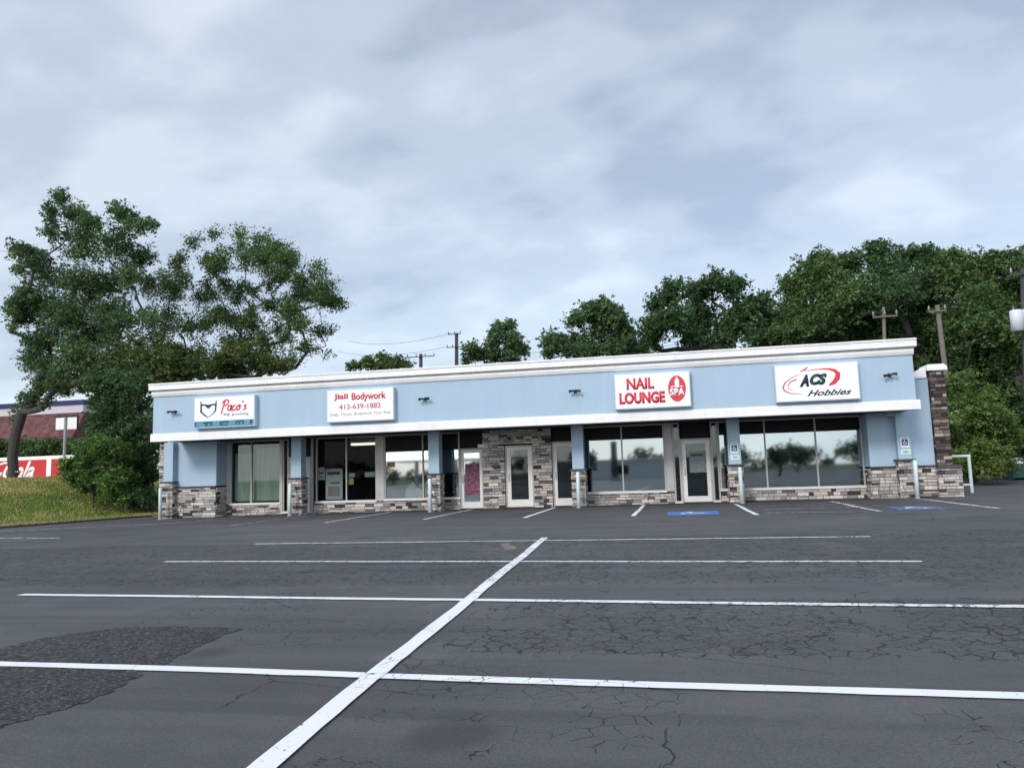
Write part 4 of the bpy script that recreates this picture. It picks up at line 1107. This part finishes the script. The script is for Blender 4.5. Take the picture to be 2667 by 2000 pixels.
tr('shrub', 'shrub', 'tall dark overgrown shrub against the left end of the shop row',
   [(240, 1000, 34), (300, 990, 44), (360, 1000, 44), (268, 1050, 44), (300, 1060, 52), (360, 1060, 46), (275, 1125, 50), (330, 1140, 60), (388, 1170, 36), (252, 1110, 34), (300, 1220, 60), (370, 1240, 48), (385, 1305, 30), (345, 1290, 40), (270, 1180, 50), (395, 1090, 26), (400, 1230, 22), (400, 1330, 18)],
   31.5, (330, 1320), LEAF_DARK, leaf=0.115, dens=1.1, r0=0.12, seed=5, depth=0.9, ground_z=bz_(330, 1320, 31.5) - 0.1)
tr('shrub', 'shrub', 'bright green bushy shrub on the grass bank in front of the dark shrub',
   [(180, 1225, 30), (225, 1190, 38), (275, 1170, 40), (320, 1190, 36), (205, 1258, 28), (300, 1240, 36), (250, 1240, 36), (290, 1275, 32), (165, 1210, 18), (320, 1300, 22), (250, 1288, 20), (345, 1320, 16)],
   29.8, (245, 1300), leaf_mat("leaf_shrub_green", (0.045, 0.10, 0.028), (0.15, 0.25, 0.065), (0.22, 0.26, 0.08)), leaf=0.10, dens=1.1, r0=0.07, seed=6, depth=0.5, ground_z=bz_(245, 1300, 29.8) - 0.05)
tr('tree', 'tree', 'small far green tree low over the roof left of the utility poles',
   [(918, 952, 18), (955, 945, 20), (995, 938, 22), (1035, 945, 20), (1065, 952, 14), (980, 960, 22), (1020, 962, 22)],
   90.0, (990, 1240), LEAF_MID, leaf=0.30, dens=0.9, r0=0.2, seed=7, depth=1.5)
tr('tree', 'tree', 'narrow dark tree right beside the two utility poles over the roof',
   [(1225, 908, 20), (1250, 922, 26), (1290, 890, 26), (1300, 858, 24), (1328, 848, 18), (1335, 895, 32), (1358, 915, 22), (1290, 930, 28), (1215, 938, 16), (1330, 935, 26)],
   72.0, (1290, 1240), LEAF_BLUE, leaf=0.24, dens=0.85, r0=0.28, seed=8, depth=1.5)
tr('tree', 'tree', 'pointed dark green tree over the middle of the roof, left of the NAIL LOUNGE sign',
   [(1440, 890, 30), (1428, 920, 20), (1485, 900, 36), (1500, 840, 26), (1535, 810, 28), (1575, 800, 26), (1600, 830, 36), (1560, 860, 40), (1625, 870, 36), (1650, 905, 32), (1530, 920, 36), (1600, 915, 36), (1670, 920, 24)],
   62.0, (1560, 1240), LEAF_BLUE, leaf=0.21, dens=0.85, r0=0.32, seed=9, depth=2)
tr('tree', 'tree', 'broad round dark tree above the NAIL LOUNGE sign with sky gaps',
   [(1712, 800, 30), (1700, 850, 34), (1755, 770, 36), (1745, 745, 20), (1815, 765, 40), (1862, 738, 32), (1910, 755, 38), (1760, 835, 46), (1835, 840, 50), (1925, 835, 50), (1980, 800, 38), (1700, 895, 32), (1800, 890, 36), (1890, 885, 42), (1975, 870, 40), (2010, 830, 24)],
   56.0, (1850, 1240), LEAF_DARK, leaf=0.19, dens=0.80, r0=0.40, seed=10, depth=2)
tr('tree', 'tree', 'tall wide tree rising above the ACS sign, left part of the woods',
   [(2060, 745, 34), (2105, 700, 34), (2140, 678, 28), (2150, 730, 50), (2215, 690, 40), (2070, 810, 48), (2160, 810, 58), (2240, 760, 50), (2090, 870, 46), (2190, 870, 50), (2250, 830, 46), (2030, 870, 30)],
   51.0, (2150, 1240), LEAF_MID, leaf=0.17, dens=0.85, r0=0.42, seed=11, depth=2)
tr('tree', 'tree', 'tallest tree of the woods, over the right end of the fascia',
   [(2285, 655, 30), (2300, 700, 46), (2355, 680, 38), (2410, 668, 30), (2340, 750, 56), (2290, 800, 50), (2400, 740, 50), (2360, 830, 56), (2300, 870, 46), (2420, 810, 50), (2400, 890, 50), (2440, 950, 46), (2440, 690, 30)],
   49.0, (2380, 1240), LEAF_DARK, leaf=0.165, dens=0.85, r0=0.40, seed=12, depth=2)
tr('tree', 'tree', 'mid green tree behind the leaning pole, right of the shop row',
   [(2480, 680, 32), (2530, 700, 42), (2490, 750, 50), (2560, 770, 52), (2480, 840, 54), (2560, 860, 56), (2500, 930, 54), (2580, 950, 54), (2540, 1020, 54), (2460, 1000, 44), (2590, 690, 34)],
   46.5, (2520, 1240), LEAF_MID, leaf=0.155, dens=0.85, r0=0.36, seed=13, depth=1.8)
tr('tree', 'tree', 'rightmost tree of the woods behind the transformer pole',
   [(2640, 690, 40), (2630, 760, 52), (2690, 720, 50), (2640, 850, 58), (2700, 830, 56), (2640, 950, 58), (2620, 1050, 56), (2690, 930, 56), (2690, 1040, 56), (2720, 1130, 50), (2650, 1140, 50)],
   45.0, (2660, 1240), LEAF_MID, leaf=0.15, dens=0.85, r0=0.36, seed=14, depth=1.8)
wl_ = []
for i in range(46):
    wl_.append((random.uniform(2380, 2860), random.uniform(850, 1215), random.uniform(46, 66)))
for i in range(26):
    wl_.append((random.uniform(2020, 2420), random.uniform(830, 960), random.uniform(46, 60)))
tr('woodland', 'woodland', 'dense dark undergrowth filling behind the trees on the right', wl_, 57.0, (2550, 1240), LEAF_DARK, leaf=0.24, dens=0.8, r0=0.3, seed=15, depth=2.5)
bpy.data.objects['woodland']['kind'] = 'stuff'
tr('shrub', 'shrub', 'tall bright green shrub beside the stone pier at the right end',
   [(2490, 1005, 28), (2530, 985, 18), (2500, 1055, 38), (2560, 1055, 38), (2545, 1110, 44), (2600, 1090, 30), (2480, 1110, 34), (2600, 1145, 36), (2520, 1150, 36), (2640, 1130, 24)],
   40.0, (2540, 1250), LEAF_BRIGHT, leaf=0.13, dens=0.9, r0=0.10, seed=16, depth=0.9)
tr('shrub', 'shrub', 'low yellow green bush behind the pale pipe railing',
   [(2500, 1195, 30), (2550, 1185, 34), (2600, 1195, 32), (2628, 1215, 20), (2530, 1222, 24), (2580, 1225, 24), (2480, 1215, 20)],
   37.5, (2555, 1250), LEAF_YEL, leaf=0.11, dens=1.1, r0=0.06, seed=17, depth=0.6)
# ------------------------------------------------------------------ utility poles
def pole(u, vtop, y, lab, mat, w=0.13, arms=(), vbase=None, lean_u=0, tr_=False, wires=()):
    t = thing('utility_pole', lab, 'utility pole', group='utility poles behind the shops')
    x, zt = ony(u, vtop, y); xb = ony(u + lean_u, 1200, y)[0]
    zb = zg(max(-60, min(60, x))) - 0.1
    MB().tube([(xb, y, zb), (x, y, zt)], [w * 1.2, w * 0.8], 12).build('post', mat, t, True)
    for (v, hl, hr, ang, ins) in arms:
        _, z = ony(u, v, y); a = x - hl * y / FPX; b = x + hr * y / FPX
        q = y - w - 0.05
        MB().box(min(a, b), max(a, b), q - 0.04, q + 0.04, z - 0.04, z + 0.04).build('crossarm', mat, t)
        for k in range(ins):
            xi = a + (b - a) * (k + 0.06) / max(1, ins - 0.88)
            MB().tube([(xi, q, z + 0.06), (xi, q, z + 0.14), (xi, q, z + 0.30)], [0.035, 0.06, 0.03], 8).build('insulator', INSUL, t)
    rebase(t, (xb, y, zb))
    return t, x, zt
pole(1189, 868, 75, 'dark two armed utility pole over the roof, left of the narrow tree', DWOOD, 0.22, [(871, 22, 14, 0, 3), (905, 26, 22, 0, 4)])
pole(1096, 922, 68, 'dark utility pole with one long crossarm low over the roof', DWOOD, 0.20, [(930, 38, 42, 0, 4)])
pole(2301, 800, 40.6, 'grey wooden pole with insulators rising behind the fascia right end', WOOD, 0.09, [(826, 28, 28, 0, 3)], lean_u=8)
pole(2441, 795, 41.5, 'tall leaning grey wooden pole right of the stone pier', WOOD, 0.13, [(812, 24, 16, 0, 2)], lean_u=52)
t, xq, zq = pole(2664, 700, 36.0, 'utility pole with white transformer at the right edge', DWOOD, 0.13, [(716, 34, 40, 0, 2)], lean_u=12)
xt_, zt_ = ony(2645, 808, 35.4); _, zb_ = ony(2645, 862, 35.4)
tf = thing('transformer', 'white cylindrical transformer can hung on the pole at the right edge', 'transformer')
MB().tube([(xt_, 35.4, zb_), (xt_, 35.4, zt_ - 0.05), (xt_, 35.4, zt_)], [0.24, 0.24, 0.20], 20).build('tank', paint("transformer_grey", (0.62, 0.66, 0.70), 0.4, 0.05), tf, True)
MB().tube([(xt_ - 0.08, 35.4, zt_), (xt_ - 0.08, 35.4, zt_ + 0.18)], [0.04, 0.03], 8).build('bushing', INSUL, tf)
MB().tube([(xt_ + 0.46, 35.4, zb_), (xt_ + 0.46, 35.4, zt_)], [0.22, 0.22], 20).build('tank', bpy.data.materials['transformer_grey'], tf, True)
rebase(tf, (xt_, 35.4, zb_))
def cable(a, b, sag, r, label):
    pts = [tuple(np.array(a) * (1 - s) + np.array(b) * s - np.array([0, 0, sag * 4 * s * (1 - s)])) for s in np.linspace(0, 1, 24)]
    o = MB().tube(pts, r, 5, False).build('power_line', BLACK); tag(o, label, 'power line', 'power lines behind the shops')
cable(at(1175, 868, 75), at(905, 888, 110), 0.8, 0.018, 'thin upper power line running left from the two armed pole')
cable(at(1165, 903, 75), at(880, 915, 110), 0.8, 0.018, 'thin lower power line running left from the two armed pole')
cable(at(1205, 905, 75), at(2301, 812, 40.5), 1.2, 0.012, 'long power line running right from the two armed pole behind the trees')

# ------------------------------------------------------------------ left background
t = thing('roadside_sign', 'back of a two panel white sign on a grey post behind the bank', 'sign')
y = 44.0
xa, zt = ony(146, 1088, y); xb, _ = ony(201, 1088, y); _, zb = ony(170, 1118, y); xm = ony(172, 1100, y)[0]
gz = bank(xm, y) - 0.3
MB().box(xa, xm - 0.03, y, y + 0.05, zb, zt).build('panel', SIGNW, t); MB().box(xm + 0.03, xb, y, y + 0.05, zb, zt).build('panel', SIGNW, t)
MB().box(xa - 0.05, xb + 0.05, y - 0.03, y + 0.08, zt, zt + 0.12).box(xb, xb + 0.06, y - 0.03, y + 0.08, zb, zt).build('frame', BLACK, t)
MB().tube([(xm, y - 0.05, gz), (xm, y - 0.05, zt)], 0.085, 12).build('post', GALV, t)
rebase(t, (xm, y, gz))
# delivery trailer
t = thing('delivery_trailer', 'red delivery trailer with white script lettering and white top rail behind the bank', 'trailer')
y = 58.0
xa, zt = ony(-140, 1187, y); xb, _ = ony(215, 1200, y); zt = ony(100, 1188, y)[1]; zw = ony(100, 1197, y)[1]
REDT = paint("trailer_red", (0.50, 0.022, 0.03), 0.4, 0.06)
MB().box(xa, xb, y, y + 2.5, 0.9, zw).build('body', REDT, t)
MB().box(xa - 0.02, xb + 0.02, y - 0.03, y + 2.53, zw, zt).build('top_rail', WHITE_TRIM, t)
x1_ = ony(121, 1220, y)[0]; x2_ = ony(133, 1220, y)[0]
MB().box(x1_, x2_, y - 0.02, y - 0.002, 0.9, zw).build('stripe', WHITE_TRIM, t)
xl_ = ony(-95, 1200, y)[0]; xr_ = ony(92, 1200, y)[0]; zlo = ony(60, 1250, y)[1]; zhi = ony(60, 1201, y)[1]
text('Coca-Cola', xl_, xr_, zlo, zhi, y - 0.02, WHITE_TRIM, t, bold=0.03, shear=0.55, th=0.01)
strokes('swash', [[(0, 0), (1.2, 0.5), (2.6, 0.35), (4.0, 0.95), (5.1, 1.0)]], xl_ + 0.2, zhi - 1.1, 1.0, 0, 0.16, y - 0.03, WHITE_TRIM, t)
for xw in (xa + 1.5, xa + 2.7, xb - 2.6, xb - 1.4):
    MB().tube([(xw, y + 0.1, 0.5), (xw, y + 0.4, 0.5)], 0.5, 20).build('wheel', BLACK, t)
MB().box(xa + 0.5, xb - 0.5, y + 0.4, y + 2.1, 0.7, 0.9).build('chassis', BLACK, t)
rebase(t, ((xa + xb) / 2, y + 1.2, 0))
# far store with mansard roof
t = thing('far_store', 'far store with maroon shingled mansard, white band and dark blue roof edge', 'building')
y = 80.0
xa = ony(-160, 1100, y)[0]; xb = ony(222, 1100, y)[0]
zz = lambda v: ony(100, v, y)[1]
NB = paint("dark_blue_metal", (0.010, 0.015, 0.10), 0.4, 0.1)
MAR = Mat("maroon_shingle", 0.85, 0.2)
MAR.color(MAR.mix(MAR.rng(MAR.noise(1.3, 5, 0.7), 0.40, 0.62), (0.10, 0.038, 0.042), MAR.mix(MAR.rng(MAR.noise(6, 3), 0.4, 0.6), (0.17, 0.05, 0.05), (0.15, 0.11, 0.11))))
MB().box(xa, xb, y - 0.4, y + 14, zz(1059), zz(1048)).build('roof_edge', NB, t)
MB().box(xa + 0.2, xb - 0.2, y - 0.2, y + 13.8, zz(1080), zz(1059)).build('sign_band', paint("store_band", (0.52, 0.47, 0.52), 0.6, 0.06), t)
z1_, z0_ = zz(1080), zz(1141)
b = MB(); b.prism([(y - 0.1, z1_), (y - 1.9, z0_), (y - 1.9, z0_ - 0.35), (y + 13, z0_ - 0.35), (y + 13, z1_)], xa, xb); b.build('mansard_roof', MAR.m, t)
MB().box(xa + 0.5, xb - 0.5, y, y + 13, -0.5, z0_ - 0.35).build('wall', paint("store_wall", (0.07, 0.055, 0.055), 0.9, 0.2), t)
for k in range(5):
    xk = xa + 1.2 + k * (xb - xa - 2) / 5
    MB().box(xk, xk + 1.8, y - 0.04, y - 0.003, 0.8, z0_ - 1.0).build('window', BLACKGL, t)
rebase(t, ((xa + xb) / 2, y, 0))
tr('hedge', 'hedge', 'dark green hedge between the red trailer and the far store',
   [(u, v, 20) for u in range(-60, 240, 22) for v in (1160, 1178)], 66.0, (90, 1240), LEAF_MID, leaf=0.2, dens=0.9, r0=0.1, seed=21, depth=1.0)
# green waste container at the right
t = thing('waste_container', 'dark green waste container with a white label at the right edge', 'container')
y = 43.5; xa, zt = ony(2634, 1186, y); xb = xa + 2.0; zb = zg(xa)
GRN = paint("container_green", (0.015, 0.10, 0.07), 0.5, 0.1)
MB().frustum(xa, xb, y, y + 1.5, zb + 0.1, zt - 0.08, -0.04, -0.04).build('body', GRN, t)
MB().box(xa - 0.08, xb + 0.08, y - 0.08, y + 1.6, zt - 0.08, zt).build('lid', BLACK, t)
l0 = ony(2640, 1190, y)[0]; l1 = ony(2662, 1190, y)[0]
MB().box(l0, l1, y - 0.065, y - 0.05, ony(2650, 1207, y)[1], ony(2650, 1192, y)[1]).build('label_plate', SIGNW, t)
rebase(t, (xa + 1, y + 0.7, zb))

# ------------------------------------------------------------------ across the street, behind the photographer (seen in the windows)
t = thing('fuel_canopy', 'bright fuel station canopy across the street, reflected in the third shop window', 'canopy')
MB().box(-37, -20, -46, -38, 4.35, 4.5).build('roof', SIGNW, t)
MB().box(-37.05, -19.95, -37.99, -37.85, 3.3, 4.35).build('lit_fascia', LITBAND, t)
MB().box(-37, -20, -46, -38, 3.1, 3.28).build('soffit', WHITE_TRIM, t)
for x in (-34, -28.5, -23): MB().box(x - 0.2, x + 0.2, -42.2, -41.8, -0.3, 3.1).build('column', WHITE_TRIM, t)
rebase(t, (-28.5, -42, 0))
t = thing('pylon_sign', 'tall dark pylon sign across the street, reflected in the fourth shop window', 'sign')
MB().box(-7.3, -6.6, -34.4, -34.1, -0.2, 4.6).build('pylon', paint("pylon_blue", (0.03, 0.05, 0.07), 0.5, 0.1), t)
MB().box(-7.5, -6.4, -34.5, -34.0, -0.2, 0.4).build('plinth', BLOCK, t)
rebase(t, (-6.95, -34.2, -0.2))
t = thing('street_store', 'low pale store across the street, reflected in the shop windows', 'building')
MB().box(-18, 3, -66, -54, -0.3, 2.5).build('wall', paint("street_wall", (0.72, 0.73, 0.70), 0.8, 0.1), t)
MB().box(-18.2, 3.2, -66.2, -53.8, 2.5, 2.75).build('roof', WHITE_TRIM, t)
MB().box(-9.0, -6.5, -53.99, -53.95, 0.6, 1.9).build('window', BLACKGL, t)
rebase(t, (-7.5, -60, 0))
def back_tree(x, y, h, w, lab, seed):
    rr = random.Random(seed); z0 = -0.1
    T = thing('tree', lab, 'tree', (x, y, z0), 'trees across the street')
    P = []; nodes = []
    for _ in range(12):
        c = (rr.uniform(-w, w) * 0.6, rr.uniform(-w, w) * 0.5, h * rr.uniform(0.45, 0.9)); R = w * 0.36
        nodes.append(c); P.append(cl_points(c, R, 260, sub=14))
    leaves_mesh('crown', np.concatenate(P), 0.30, LEAF_DARK, T)
    limbs((0, 0, -0.2), nodes, 0.16).build('trunk', BARK, T)
for x, y_, h, w, lab in [(9.9, -24, 3.4, 1.0, 'small tree across the street reflected at the right of the ACS window'), (17, -62, 4.0, 4, 'broad tree across the street mirrored left of the pointed tree'), (9, -62, 4.0, 3.2, 'low round tree across the street mirrored in the middle pane'),
                         (26, -60, 5, 4.5, 'large tree across the street farthest to the right'), (-12, -46, 3.8, 2.2, 'dark tree across the street beside the pylon sign')]:
    back_tree(x, y_, h, w, lab, int(x * 7 + 100))
T = thing('woodland', 'dark treeline across the street, mirrored low in the shop windows', 'woodland', (0, -95, -0.2), kind='stuff')
P = []
for i in range(70):
    c = (-75 + i * 2.4 + random.uniform(-1, 1), random.uniform(-3, 3), random.uniform(1.0, 3.2) + 0.8 * math.sin(i * 0.5)); P.append(cl_points(c, random.uniform(1.2, 2.2), 170, sub=20))
leaves_mesh('crown', np.concatenate(P), 0.55, LEAF_DARK, T)
print("LEAVES", TOT, "OBJECTS", len(bpy.data.objects))
